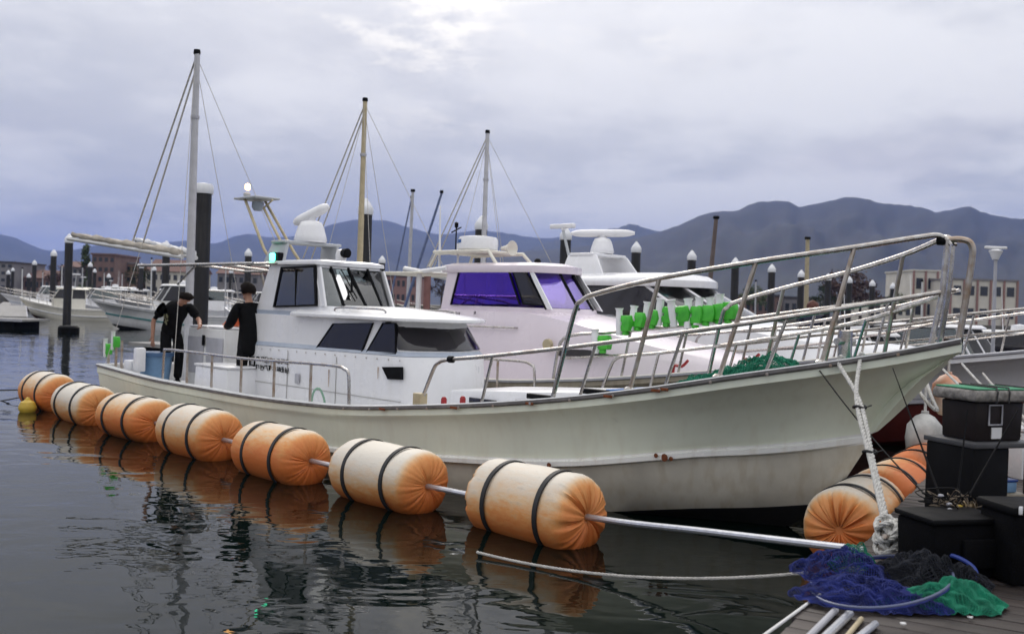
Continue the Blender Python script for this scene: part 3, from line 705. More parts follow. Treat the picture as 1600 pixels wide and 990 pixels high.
    for sd in (1, -1):
        pts = [(10.3, .02), (10.28, .40), (10.2, .45), (9.6, .46), (8, .46), (6.3, .46), (5.98, .42), (5.9, .34), (5.88, .02)]
        f = MB(); f.tube(smooth_path([LV(-s, sd * (h.gv(s) - .09), h.gz(s) + dz) for s, dz in pts], 4), .019, 8); f.build('side_rail', M_STEEL, B)
        for s in (9.55, 8.85, 8.1, 7.35, 6.6):
            f = MB(); f.tube([LV(-s, sd * (h.gv(s) - .09), h.gz(s) + .02), LV(-s, sd * (h.gv(s) - .09), h.gz(s) + .455)], .017, 8); f.build('stanchion', M_RUSTEEL, B)
    # ---- bow rails (pulpit): top rail and mid rail with raked stanchions
    topr = [(3.12, 1.27, 1.02), (2.93, 1.235, 1.80), (2.85, 1.225, 1.93), (2.70, 1.19, 2.0), (2.12, 1.08, 2.14), (1.34, .84, 2.29), (.68, .48, 2.42), (.30, .20, 2.51), (.17, .09, 2.53), (.10, .05, 2.46)]
    midr = [(4.74, 1.46, .83), (4.58, 1.445, 1.18), (4.5, 1.44, 1.27), (4.34, 1.42, 1.315), (3.82, 1.36, 1.38), (2.7, 1.19, 1.55), (1.42, .88, 1.78), (.72, .51, 1.94), (.14, .06, 2.09)]
    ft = [pchip([-p[0] for p in topr][2:], [p[i] for p in topr][2:]) for i in (1, 2)]; fm = [pchip([-p[0] for p in midr][2:], [p[i] for p in midr][2:]) for i in (1, 2)]
    for sd in (1, -1):
        f = MB(); f.tube(smooth_path([LV(-s, sd * v, z) for s, v, z in topr], 5), .022, 10); f.build('bow_rail', M_STEEL, B)
        f = MB(); f.tube(smooth_path([LV(-s, sd * v, z) for s, v, z in midr], 5), .019, 10); f.build('bow_rail', M_STEEL, B)
        for sb, stp in ((2.36, 2.12), (1.6, 1.34), (.87, .68)):
            f = MB(); f.tube([LV(-sb, sd * (h.gv(sb) - .06), h.gz(sb) + .01), LV(-stp, sd * ft[0](-stp), ft[1](-stp))], .020, 8); f.build('stanchion', M_RUSTEEL, B)
            f = MB(); f.lathe([(.05, 0), (.05, .012), (.028, .03)], LV(-sb, sd * (h.gv(sb) - .06), h.gz(sb) + .03), n=10); f.build('stanchion_base', M_STEEL, B)
        for sb, stp in ((3.95, 3.82), (2.85, 2.7), (2.05, 1.9), (1.25, 1.1)):
            f = MB(); f.tube([LV(-sb, sd * (h.gv(sb) - .07), h.gz(sb) + .01), LV(-stp, sd * fm[0](-stp), fm[1](-stp))], .015, 8); f.build('stanchion', M_STEEL, B)
        f = MB(); f.tube([LV(-.20, sd * .09, 1.68), LV(-.14, sd * .06, 2.09), LV(-.12, sd * .06, 2.50)], .024, 8); f.build('stanchion', M_STEEL, B)
    f = MB(); f.tube(smooth_path([LV(-.16, .0, 2.5), LV(-.04, -.02, 2.505), LV(.03, -.04, 2.46), LV(.03, -.05, 2.3), LV(-.04, -.05, 1.71)], 5), .026, 10); f.build('bow_post', M_RUSTEEL, B)
    for (x_, v_, z_) in ((-.16, .07, 2.49), (-4.34, 1.42, 1.315)):
        f = MB(); f.lathe([(.034, -.03), (.036, 0), (.034, .03)], LV(x_, v_, z_), 'x', 10); f.build('rail_clamp', M_BLACK, B)
    # ---- foredeck trunk with dark slots
    mb = MB(); mb.loft([[LV(-5.3, .55, .45), LV(-5.3, -.55, .45), LV(-2.6, -.48, .45), LV(-2.6, .48, .45)], [LV(-5.3, .55, .90), LV(-5.3, -.55, .90), LV(-2.55, -.46, 1.10), LV(-2.55, .46, 1.10)]], closed=True, cap=True)
    tr = mb.build('deck_trunk', M_WHITE, B, bevel=.03)
    for xx in (-4.75, -4.05): 
        mb = MB(); mb.box(LV(xx, .56, .80 + (xx + 4.75) * .05), (.42, .02, .10)); mb.build('slot', M_DGLASS, tr, bevel=.006)
    for s_ in (3.35, 2.75):
        mb = MB(); mb.box(LV(-s_, h.gv(s_) - .16, h.gz(s_) + .05), (.28, .06, .05)); mb.build('cleat', M_BLACK, B, bevel=.01)
    # samson post, bollard at the stern, white fittings
    mb = MB(); mb.tube([LV(-.95, 0, 1.40), LV(-.95, 0, 1.75)], .06, 12); mb.tube([LV(-.95, -.16, 1.66), LV(-.95, .16, 1.66)], .03, 8); mb.build('bollard', M_STEEL, B)
    # fuel cap fittings
    for s_, c_ in ((4.25, M_RED), (4.5, M_RED)):
        mb = MB(); mb.lathe([(.03, 0), (.03, .05), (.018, .07), (0, .075)], LV(-s_, h.gv(s_) - .14, h.gz(s_) + .03), n=10); mb.build('deck_fitting', c_, B)
    mb = MB(); mb.box(LV(-4.74, h.gv(4.74) - .05, h.gz(4.74) + .08), (.12, .10, .14)); mb.build('rail_foot', M_TANMAST, B, bevel=.01)
    # stern: white bollard block and rod holder posts
    q = sv(211, 560, 1.35); mb = MB(); mb.box(LV(q[0], 1.28, .86), (.14, .14, .36)); mb.build('stern_post', M_WHITE, B, bevel=.02)
    q = sv(200, 575, 1.35); mb = MB(); mb.box(LV(q[0] - .15, 1.15, .75), (.25, .3, .16)); mb.build('stern_step', M_WHITE, B, bevel=.02)
    for px, py in ((170, 545), (182, 534)):
        q = sv(px, py, 1.2); mb = MB(); mb.tube([LV(q[0], 1.2, .66), LV(q[0], 1.2, q[1] + .02)], .022, 8); rh = mb.build('rod_holder_post', M_RUSTEEL, B)
        rod_holder(rh, Vector(LV(q[0], 1.2, q[1])), (1, 0, 0))
    mb = MB(); q = sv(190, 560, 1.3); mb.tube([LV(q[0], 1.3, .68), LV(q[0], 1.3, 1.12)], .022, 8); mb.build('stern_stanchion', M_RUSTEEL, B)
    # ---- spanker mast with furled sails and stays
    mx = -12.45
    mb = MB(); mb.tube([LV(mx, 0, .4), LV(mx, 0, 2.6), LV(mx, 0, 4.9), LV(mx + .01, 0, 5.92)], [.068, .068, .058, .046], 14); ms = mb.build('mast', M_GREYMAST, B)
    mb = MB(); mb.lathe([(.055, 0), (.06, .03), (.052, .08), (0, .085)], LV(mx, 0, 5.90), n=14); mb.build('mast_cap', M_BLACK, ms)
    mb = MB(); mb.lathe([(.07, -.03), (.075, 0), (.07, .03)], LV(mx, 0, 4.85), n=14); mb.build('mast_collar', M_GREYPL, ms)
    for sd in (1, -1):
        bx, bz = mx - 3.6, 2.86
        f = MB(); f.tube([LV(mx - .05, .12 * sd, 2.5), LV(bx, .62 * sd, bz)], .04, 8); bo = f.build('boom', M_WHITE2, ms)
        f = MB(); rows_ = []
        for k in range(22):
            t = k / 21; c = LV(mx - .12, .12 * sd, 2.5).lerp(LV(bx + .15, .6 * sd, bz), t); rr = .042 + .016 * math.sin(k * 2.1) + .02 * (1 - t)
            rows_.append([c + Vector((0, rr * .8 * math.cos(a), .07 + rr * 1.0 * math.sin(a) + .015 * math.sin(3 * a + k))) for a in [2 * math.pi * j / 12 for j in range(12)]])
        f.loft(rows_, closed=True, cap=True); f.build('furled_sail', M_SAIL if sd > 0 else M_WHITE2, bo, smooth=60)
        f = MB(); f.tube([LV(mx, .03 * sd, 5.8), LV(mx - 1.75, .14 + .10 * sd, 2.70)], .016, 5); f.build('stay', M_ROPEG, ms)
        f = MB(); f.tube([LV(mx, .03 * sd, 5.8), LV(mx + 2.2, 1.35 * sd, .7)], .005, 4); f.build('stay', M_ROPEG, ms)
        f = MB(); f.tube([LV(mx, .03 * sd, 5.6), LV(mx - .2, 1.3 * sd, .7)], .005, 4); f.build('stay', M_ROPEG, ms)
    return B, h
_rh = {}
def rod_holder(parent, p, along, s=1.0):
    """green clamp block with a white tube standing in it"""
    if 'g' not in _rh:
        mb = MB(); mb.prism([(-.05, -.04, -.085), (.045, -.04, -.085), (.06, -.04, .0), (.045, -.04, .085), (-.05, -.04, .085), (-.035, -.04, .0)], (0, .08, 0)); mb.prism([(-.12, -.03, .03), (-.04, -.03, .015), (-.04, -.03, .065), (-.12, -.03, .07)], (0, .06, 0)); mb.prism([(-.12, -.03, -.07), (-.04, -.03, -.06), (-.04, -.03, -.015), (-.12, -.03, -.035)], (0, .06, 0)); mb.box((-.02, .0, -.105), (.05, .05, .05)); g = mb.build('rod_holder', M_GREEN, parent, bevel=.008)
        mb = MB(); mb.lathe([(.03, -.11), (.032, .12), (.030, .16), (.042, .185), (.036, .185), (.024, .15), (.02, .1)], (-.085, -.02, -.02), n=12); t = mb.build('holder_tube', M_WHITE, g)
        _rh['g'], _rh['t'] = g.data, t.data; g.location = p; g.scale = (s, s, s); return g
    g = bpy.data.objects.new('rod_holder', _rh['g']); COL.objects.link(g); g.parent = parent; g.location = p; g.scale = (s, s, s)
    t = bpy.data.objects.new('holder_tube', _rh['t']); COL.objects.link(t); t.parent = g
    return g
B1, H1 = boat1()

# ================================================================== BOAT 2: lilac-white cabin boat next berth
def pulpit(h, B, s1, z_up, mid=True, r=.022, sts=(.5, 1.2, 2.0, 2.9), m=None, inset=.08):
    m = m or M_STEEL; k = 14
    for sd in (1, -1):
        pts = [LV(-s1 - .1, sd * (h.gv(s1 + .1) - inset), h.gz(s1 + .1) + .02), LV(-s1, sd * (h.gv(s1) - inset), h.gz(s1) + z_up * .85)]
        pts += [LV(-(s1 - .25) * (1 - i / k) + 0.02 * i / k, sd * max(.06, h.gv((s1 - .25) * (1 - i / k)) - inset), h.gz((s1 - .25) * (1 - i / k)) + z_up) for i in range(k + 1)]
        f = MB(); f.tube(smooth_path(pts, 3), r, 8); f.build('bow_rail', m, B)
        if mid:
            f = MB(); f.tube([LV(-(s1 - .1) * (1 - i / k), sd * max(.05, h.gv((s1 - .1) * (1 - i / k)) - inset), h.gz((s1 - .1) * (1 - i / k)) + z_up * .5) for i in range(k + 1)], r * .75, 6); f.build('bow_rail', m, B)
        for s in sts:
            f = MB(); f.tube([LV(-s - .12, sd * (h.gv(s + .12) - inset), h.gz(s + .12) + .01), LV(-s, sd * (h.gv(s) - inset), h.gz(s) + z_up)], r * .8, 6); f.build('stanchion', m, B)
def spanker(B, x, H, m, boomL=2.6, cover=None):
    mb = MB(); mb.tube([LV(x, 0, .4), LV(x, 0, H * .5), LV(x, 0, H)], [.062, .058, .042], 12); ms = mb.build('mast', m, B)
    mb = MB(); mb.lathe([(.05, 0), (.056, .03), (.048, .07), (0, .075)], LV(x, 0, H), n=12); mb.build('mast_cap', M_BLACK, ms)
    mb = MB(); mb.lathe([(.06, -.03), (.066, 0), (.06, .03)], LV(x, 0, H * .82), n=12); mb.build('mast_collar', M_GREYPL, ms)
    for sd in (1, -1):
        f = MB(); f.tube([LV(x, .03 * sd, H - .12), LV(x - 1.7, .05 + .10 * sd, 2.7)], .014, 5); f.build('stay', M_ROPEG, ms)
        f = MB(); f.tube([LV(x, .03 * sd, H - .1), LV(x + 2.2, 1.3 * sd, 1.0)], .005, 4); f.build('stay', M_ROPEG, ms)
        f = MB(); f.tube([LV(x, .03 * sd, H - .3), LV(x - .1, 1.2 * sd, .9)], .005, 4); f.build('stay', M_ROPEG, ms)
        f = MB(); f.tube([LV(x - .04, .1 * sd, 2.35), LV(x - boomL, .4 * sd, 2.65)], .07, 8); f.build('furled_sail', cover or M_SAIL, ms)
def scale_lines(lines, kz, kv, L):
    s0 = lines[-1][0]; return [(s * L / 12.7 if s > 3 else s, v * kv, z * kz) for s, v, z in lines]
def mk_hull(L, kv=.94, kz=.95, zadd=0.0):
    g = [(s if s < 3 else 3 + (s - 3) * (L - 3) / 9.7, v * kv, z * kz + zadd) for s, v, z in GUN1]; c = [(s if s < 3 else 3 + (s - 3) * (L - 3) / 9.7, v * kv, z * kz + zadd * .6) for s, v, z in CH1]
    l = [(s if s < 3 else 3 + (s - 3) * (L - 3) / 9.7, v * kv, z) for s, v, z in LO1]; k = [(s if s < 3 else 3 + (s - 3) * (L - 3) / 9.7, v, z) for s, v, z in KE1]
    return Hull(L, g, c, l, k)
O2 = (-1.25, -3.4)
def boat2():
    B = empty('cabin_boat', row(*O2), YAW, 'lilac-white cabin boat with purple tinted windows and a radar dome on its roof', 'boat')
    h = mk_hull(11.6, .93, .80, .24)
    M_BEIGE = mat('dull_beige_hull', (.40, .35, .27), .5, var=.12, scale=1.5, streak=((.16, .12, .07), .6)); h.mesh('hull', [M_BEIGE, M_CREAM, mat('olive_dirty_shaded_hull', (.055, .045, .03), .7), M_ANTIF], B); rub_rail(h, B, M_GREYPL, M_CREAM)  # olive lower hull: dirt plus the shade beneath the bows put into its colour
    deck(h, B, lambda s: h.gz(s) - .08 if s < 6 else .62, [M_WHITE2, M_WHITE2])
    V = .60; X = lambda px, py, v=V: sv(px, py, v, O2)
    # forward trunk (sloping nose) and lower house
    xr = X(690, 470)[0]; xw = X(862, 485)[0]
    xn = -1.75
    mb = MB(); rows = []
    for x, hw, zt in ((xr, .72, 1.80), (xw - .5, .74, 1.80), (xw, .74, 1.78), (xw + .9, .70, 1.62), (xw + 1.9, .60, 1.42), (xw + 2.7, .46, 1.30), (xn, .25, 1.24)):
        zb = h.gz(-x) - .10
        rows.append([LV(x, hw + .16, zb), LV(x, hw + .10, zb + (zt - zb) * .62), LV(x, hw, zt - .04), LV(x, hw * .6, zt + .02), LV(x, 0, zt + .035), LV(x, -hw * .6, zt + .02), LV(x, -hw, zt - .04), LV(x, -hw - .10, zb + (zt - zb) * .62), LV(x, -hw - .16, zb)])
    mb.loft(rows, cap=True); low = mb.build('trunk_cabin', M_PINK, B, smooth=32)
    # dark trunk window
    a = [sv(p[0], p[1], .80, O2) for p in ((880, 545), (925, 546), (975, 557), (880, 556))]
    loop = [LV(q[0], .86, q[1]) for q in a]; mb = MB(); plate(mb, loop, (0, -1, 0), .05); mb.build('trunk_window', M_DGLASS, low, smooth=0)
    # wheelhouse as sill, posts, roof with glass between
    zb, zt = 1.76, 2.44
    bot = front_plan(X(690, 482)[0], X(862, 484)[0], V, .25, .10); top = front_plan(X(698, 420)[0], X(828, 424)[0] - .02, V - .05, .22, .10); n = len(bot)
    def wl(i, t): return LV(bot[i][0], bot[i][1], zb).lerp(LV(top[i][0], top[i][1], zt), t)
    def wp(x, t, sd=1, o=0.0):
        v = V - .05 * t + o; return LV(x, v * sd, zb + (zt - zb) * t)
    mb = MB(); plan_house(mb, [b for b in bot], zb - .10, [(b[0] + (t[0] - b[0]) * .14, b[1] + (t[1] - b[1]) * .14) for b, t in zip(bot, top)], zb + (zt - zb) * .14); wh = mb.build('wheelhouse', M_PINK, B, smooth=40)
    rp = [(x + (.10 if x > -7 else -.12), v * 1.1) for x, v in top]
    mb = MB(); mb.loft([[LV(x, v * .96, zt - .05) for x, v in rp], [LV(x, v, zt - .01) for x, v in rp], [LV(x, v * .98, zt + .06) for x, v in rp], [LV(-7 + (x + 7) * .85, v * .75, zt + .11) for x, v in rp]], closed=True, cap=True); rf = mb.build('roof', M_PINK, B, smooth=45)
    for sd in (1, -1):
        g = lambda px, py: sv(px, py, V - .02, O2)
        def side(pts, gl, fr=M_BLACK):
            loop = [wp(x, (z - zb) / (zt - zb), sd, .010) for x, z in [g(*p) for p in pts]]
            window(wh, loop, (0, -sd, 0), gl, fr, .022, .014)
        side([(716, 424), (796, 424), (815, 476), (706, 476)], M_PURPLE); side([(800, 424), (822, 424), (853, 478), (819, 476)], M_DGLASS)
        q = [g(690, 482), g(703, 478), g(714, 421), g(698, 421)]; mb = MB(); mb.prism([wp(x, (z - zb) / (zt - zb), sd, .0) for x, z in q], (0, .03 * sd, 0)); mb.build('corner_post', M_PINK, wh, smooth=0)
        q = [g(856, 482), g(864, 484), g(830, 422), g(824, 422)]; mb = MB(); mb.prism([wp(x, (z - zb) / (zt - zb), sd, .012) for x, z in q], (0, .03 * sd, 0)); mb.build('corner_post', M_WHITE, wh, smooth=0)
    cuts = [2, 6, 8, n - 3]
    for a_, b_ in zip(cuts[:-1], cuts[1:]):
        mb = MB(); ids = range(a_, b_ + 1); o1 = [wl(i, .15) for i in ids]; o2 = [wl(i, .97) for i in ids]; s_ = Vector((-.012, 0, 0))
        mb.loft([o1, o2, [p + s_ for p in o2], [p + s_ for p in o1], o1]); mb.build('windscreen', M_LILAC if a_ != 8 else M_GLASS, wh, smooth=60)
    for i in cuts:
        mb = MB(); mb.tube([wl(i, .12), wl(i, 1)], .022, 6); mb.build('windscreen_post', M_BLACK, wh)
    # back of the house: open door frame and curtain behind the purple glass
    x0 = X(690, 470)[0]
    mb = MB(); mb.box(LV(x0 + .08, -.15, 1.85), (.04, .85, 1.2)); mb.build('back_wall', M_PINK, wh, bevel=.01)
    mb = MB(); q = X(655, 430); q2 = X(680, 480); mb.tube([LV(q[0], V, 1.2), LV(q[0], V, 2.40)], .045, 6); mb.tube([LV(q[0], V, 2.40), LV(x0 + .1, V, 2.46)], .04, 6); mb.build('door_frame', M_WHITE, wh)
    mb = MB(); mb.box(LV(q[0] + .16, V - .05, 1.85), (.16, .02, .95)); mb.build('door', mat('brown_door', (.22, .10, .09), .5), wh, bevel=.005)
    mb = MB(); mb.box(LV((x0 + xw) / 2 + .5, .0, 1.72), (.6, 1.0, .42)); mb.box(LV((x0 + xw) / 2 - .4, .1, 1.80), (.4, .5, .55)); mb.build('console', mat('violet_upholstery', (.10, .05, .20), .7), wh, bevel=.03)
    M_CURT = mat('violet_curtain', (.40, .30, .62), .8, var=.12, scale=5)
    for sd in (1, -1):
        for (xa, xb) in ((x0 + .15, x0 + .42), (x0 + .95, x0 + 1.18)):
            mb = MB(); mb.loft([[LV(xa + (xb - xa) * k / 24, sd * (V - .10 + .022 * math.sin(k * 1.35)), z) for k in range(25)] for z in (zb + .12, zb + .62)]); mb.build('curtain', M_CURT, wh, smooth=80)
    mb = MB(); mb.lathe([(.0, 0), (.10, .0), (.12, .06), (.09, .24), (.0, .27)], LV(x0 + .62, .28, zb + .05), n=14); mb.build('seat_back', M_CREAM, wh)
    # hand rail, lettering, small fittings on the flank
    a, b = X(735, 509, .80), X(808, 512, .80); mb = MB(); mb.tube([LV(a[0], .86, a[1]), LV(b[0], .86, b[1])], .014, 6)
    for q in (a, b, ((a[0] + b[0]) / 2, (a[1] + b[1]) / 2)): mb.tube([LV(q[0], .86, q[1]), LV(q[0], .72, q[1])], .012, 6)
    mb.build('hand_rail', M_STEEL, low)
    q = X(700, 491, .74); mb = MB(); glyph(mb, LV(q[0], .775, q[1] - .01), (1, 0, 0), (0, 0, 1), .055, .06, 31, 5, strokes=6); tag(mb.build('lettering', M_BLACK, low, smooth=0), kind='stuff')
    q = X(742, 491, .74); mb = MB(); glyph(mb, LV(q[0], .775, q[1] - .01), (1, 0, 0), (0, 0, 1), .055, .07, 33, 1, strokes=6); mb.build('emblem', M_BLACK, low, smooth=0)
    q = X(861, 538, .85); mb = MB(); mb.lathe([(0, -.03), (.08, -.02), (.085, .03), (.05, .05), (0, .055)], LV(q[0], .93, q[1]), 'y', 14); mb.build('horn', M_TANMAST, low)
    # radar dome, horn, antennas on a roof frame
    rx = X(750, 392, 0)[0]; fz = zt + .30
    mb = MB(); mb.tube([LV(rx - .75, .45, zt + .05), LV(rx - .62, .42, fz - .02), LV(rx + .62, .40, fz), LV(rx + .85, .44, zt + .08)], .03, 8); mb.build('roof_rack', M_CREAM, B)
    mb = MB(); mb.tube([LV(rx - .75, -.45, zt + .05), LV(rx - .62, -.42, fz - .02), LV(rx + .62, -.40, fz), LV(rx + .85, -.44, zt + .08)], .03, 8); mb.build('roof_rack', M_CREAM, B)
    mb = MB(); mb.box(LV(rx - .1, 0, fz + .005), (1.2, .9, .05)); mb.build('roof_rack', M_CREAM, B, bevel=.02)
    mb = MB(); mb.lathe([(.0, 0), (.30, 0), (.335, .03), (.335, .19), (.31, .235), (.2, .25), (0, .255)], LV(rx, .05, fz + .03), n=28); rd = mb.build('radar_dome', M_WHITE, B, smooth=40)
    mb = MB(); pts1 = []; 
    for k in range(9):
        a = -math.pi / 2 - .75 + .55 * k / 8; pts1.append(Vector((rx + .338 * math.cos(a), -.05 + .338 * math.sin(a), 0)))
    mb.loft([[p + Vector((0, 0, fz + .155)) for p in pts1], [p + Vector((0, 0, fz + .215)) for p in pts1]]); mb.build('label_band', mat('blue_label', (.02, .12, .38), .5), rd, smooth=60)
    q = X(795, 388, .1); mb = MB(); mb.lathe([(.03, -.16), (.05, -.06), (.085, .03), (.125, .08), (.12, .085), (.03, .02)], LV(q[0], .1, q[1]), 'x', 16); mb.build('loudhailer', M_CREAM, B, smooth=60)
    for px, py, hh in ((687, 405, 1.05), (716, 405, .4)):
        q = X(px, py, .3); mb = MB(); mb.tube([LV(q[0], .3, zt + .05), LV(q[0] - .03, .3, zt + .05 + hh)], [.02, .012], 6); mb.build('antenna', M_WHITE, B)
    q = X(712, 388, .1); mb = MB(); mb.tube([LV(q[0], .1, fz), LV(q[0], .1, fz + .45)], .012, 6); mb.tube([LV(q[0] - .12, .1, fz + .36), LV(q[0] + .12, .1, fz + .44)], .012, 6); mb.lathe([(.03, 0), (.035, .08), (0, .1)], LV(q[0], .1, fz + .44), n=8); mb.build('wind_vane', M_BLACK, B)
    q = X(840, 408, .2); mb = MB(); mb.lathe([(.05, 0), (.055, .06), (.03, .09), (0, .095)], LV(q[0], .2, zt + .09), n=10); mb.build('roof_light', M_BLACK, B)
    # bow rail with a row of rod holders
    pulpit(h, B, 4.7, .62, sts=(.6, 1.3, 2.0, 2.8, 3.6))
    pts = [(945, 535), (980, 505), (1001, 500), (1023, 496), (1046, 492), (1068, 490), (1090, 492), (1108, 490), (1125, 487), (1141, 485)]
    for i, (px, py) in enumerate(pts):
        s_ = None
        for k in range(200):
            s = 1.2 + k * .025; x, z = sv(px, py, h.gv(s) - .05, O2)
            if abs(-x - s) < .03: s_ = (x, h.gv(s) - .05, z); break
        if s_ is None: x, z = sv(px, py, 1.1, O2); s_ = (x, 1.1, z)
        g = rod_holder(B, LV(s_[0], s_[1], s_[2]), (1, 0, 0), 1.22); g.rotation_euler = (random.uniform(-.15, .15), random.uniform(-.12, .12), random.uniform(-.3, .3)); g.scale = (1.6, 1.3, 1.2 + random.uniform(-.12, .12))
    # holder rail
    for (pa, pb) in (((950, 470), (1150, 458)),):
        pass
    for s in (3.0, 2.1):
        mb = MB(); mb.tube(smooth_path([LV(-s - .1, h.gv(s) - .25, h.gz(s) + .02), LV(-s - .08, h.gv(s) - .25, h.gz(s) + .12), LV(-s + .05, h.gv(s) - .22, h.gz(s) + .12), LV(-s + .14, h.gv(s) - .22, h.gz(s) + .20)], 4), .02, 6); mb.build('anchor_hook', M_RED, B)
    spanker(B, -11.05, 5.7, M_TANMAST)
    # awning aft
    f = MB(); f.box(LV(-9.2, 0, 2.38), (1.5, 1.5, .035)); f.build('awning', M_CREAM, B, bevel=.01)
    for sd in (1, -1):
        f = MB(); f.tube([LV(-9.9, .7 * sd, .7), LV(-9.85, .7 * sd, 2.38)], .02, 6); f.build('awning_post', M_STEEL, B)
    return B, h
B2, H2 = boat2()

# ================================================================== BOAT 3: white hardtop cruiser
O3 = (-.75, -6.9)
def boat3():
    B = empty('motor_cruiser', row(*O3), YAW, 'white hardtop cruiser with open radar scanner, third berth behind the purple-windowed boat', 'boat')
    h = mk_hull(12.2, 1.0, .70, .42)
    h.mesh('hull', [M_WHITE, M_GREYPL, M_REDF, M_REDF], B); rub_rail(h, B, M_GREYPL, M_WHITE)
    deck(h, B, lambda s: h.gz(s) - .06 if s < 7 else .75, [M_WHITE, M_WHITE])
    V = 1.0; X = lambda px, py, v=V: sv(px, py, v, O3)
    xr = X(905, 440)[0] - .3; xf = X(1095, 490)[0]
    zg = 1.25
    mb = MB(); rows = []
    for x, hw, zt in ((xr, 1.12, 1.75), (xf - .6, 1.12, 1.80), (xf + .1, 1.05, 1.78), (xf + 1.2, .92, 1.60), (xf + 2.4, .65, 1.45), (-1.9, .3, 1.38)):
        zb = h.gz(-x) - .08
        rows.append([LV(x, hw + .12, zb), LV(x, hw, zt - .05), LV(x, hw * .55, zt + .05), LV(x, 0, zt + .07), LV(x, -hw * .55, zt + .05), LV(x, -hw, zt - .05), LV(x, -hw - .12, zb)])
    mb.loft(rows, cap=True); low = mb.build('trunk_cabin', M_WHITE, B, smooth=40)
    bot = front_plan(xr, xf + .05, V, .45, .25); top = front_plan(xr, xf - 1.05, V - .12, .35, .25); n = len(bot); zb, zt = 1.78, 2.36
    def wl(i, t): return LV(bot[i][0], bot[i][1], zb).lerp(LV(top[i][0], top[i][1], zt), t)
    for a_, b_, g in ((0, 1, M_DGLASS), (1, 5, M_TEALG), (5, 9, M_TEALG), (9, 13, M_TEALG), (13, 14, M_DGLASS)):
        ids = range(a_, min(b_, n - 1) + 1); mb = MB(); o1 = [wl(i, .0) for i in ids]; o2 = [wl(i, 1) for i in ids]; s_ = Vector((-.012, 0, 0)) if a_ not in (0, 13) else Vector((0, .012 if a_ == 0 else -.012, 0))
        mb.loft([o1, o2, [p + s_ for p in o2], [p + s_ for p in o1], o1]); mb.build('window', g, low, smooth=60)
    for i in (1, 5, 9, 13):
        mb = MB(); mb.tube([wl(i, 0), wl(i, 1)], .03, 6); mb.build('window_post', M_WHITE, low)
    rp = [(x + (.25 if x > -7 else -.5), v * 1.12) for x, v in top]; cx = (xr + xf) / 2
    mb = MB(); mb.loft([[LV(x, v * .97, zt - .05) for x, v in rp], [LV(x, v, zt) for x, v in rp], [LV(x, v * .98, zt + .07) for x, v in rp], [LV(cx + (x - cx) * .85, v * .8, zt + .16) for x, v in rp], [LV(cx + (x - cx) * .5, v * .4, zt + .21) for x, v in rp]], closed=True, cap=True); mb.build('hardtop', M_WHITE, B, smooth=50)
    mb = MB(); mb.box(LV(cx, 0, 1.75), (1.2, 1.4, .3)); mb.build('console', M_INT, low, bevel=.03)
    # radar arch and scanner
    ax = sv(930, 412, .2, O3)[0]
    for sd in (1, -1):
        mb = MB(); mb.prism([LV(ax - .55, .62 * sd, zt + .12), LV(ax + .55, .62 * sd, zt + .12), LV(ax + .25, .5 * sd, zt + .55), LV(ax - .45, .5 * sd, zt + .55)], (0, .06 * sd, 0)); mb.build('arch_side', M_WHITE, B, bevel=.02)
    mb = MB(); mb.box(LV(ax - .1, 0, zt + .56), (.6, 1.05, .06)); mb.build('arch_top', M_WHITE, B, bevel=.02)
    radar_pedestal(B, LV(ax, .0, zt + .60), .02, .55, 1.25)
    q = sv(880, 360, -.3, O3); mb = MB(); mb.tube([LV(q[0] + .35, -.3, zt + .1), LV(q[0], -.3, q[1])], .03, 8); rm = mb.build('light_mast', M_GREYM, B)
    mb = MB(); mb.box(LV(q[0] - .02, -.3, q[1] + .09), (.65, .10, .09)); mb.tube([LV(q[0], -.3, q[1]), LV(q[0], -.3, q[1] + .08)], .05, 8); mb.build('scanner', M_WHITE, rm, bevel=.03)
    pulpit(h, B, 5.2, .60, sts=(.5, 1.2, 2.0, 2.9, 3.8, 4.6))
    spanker(B, -11.75, 5.65, M_GREYMAST, 2.2, M_WHITE2)
    return B, h
B3, H3 = boat3()

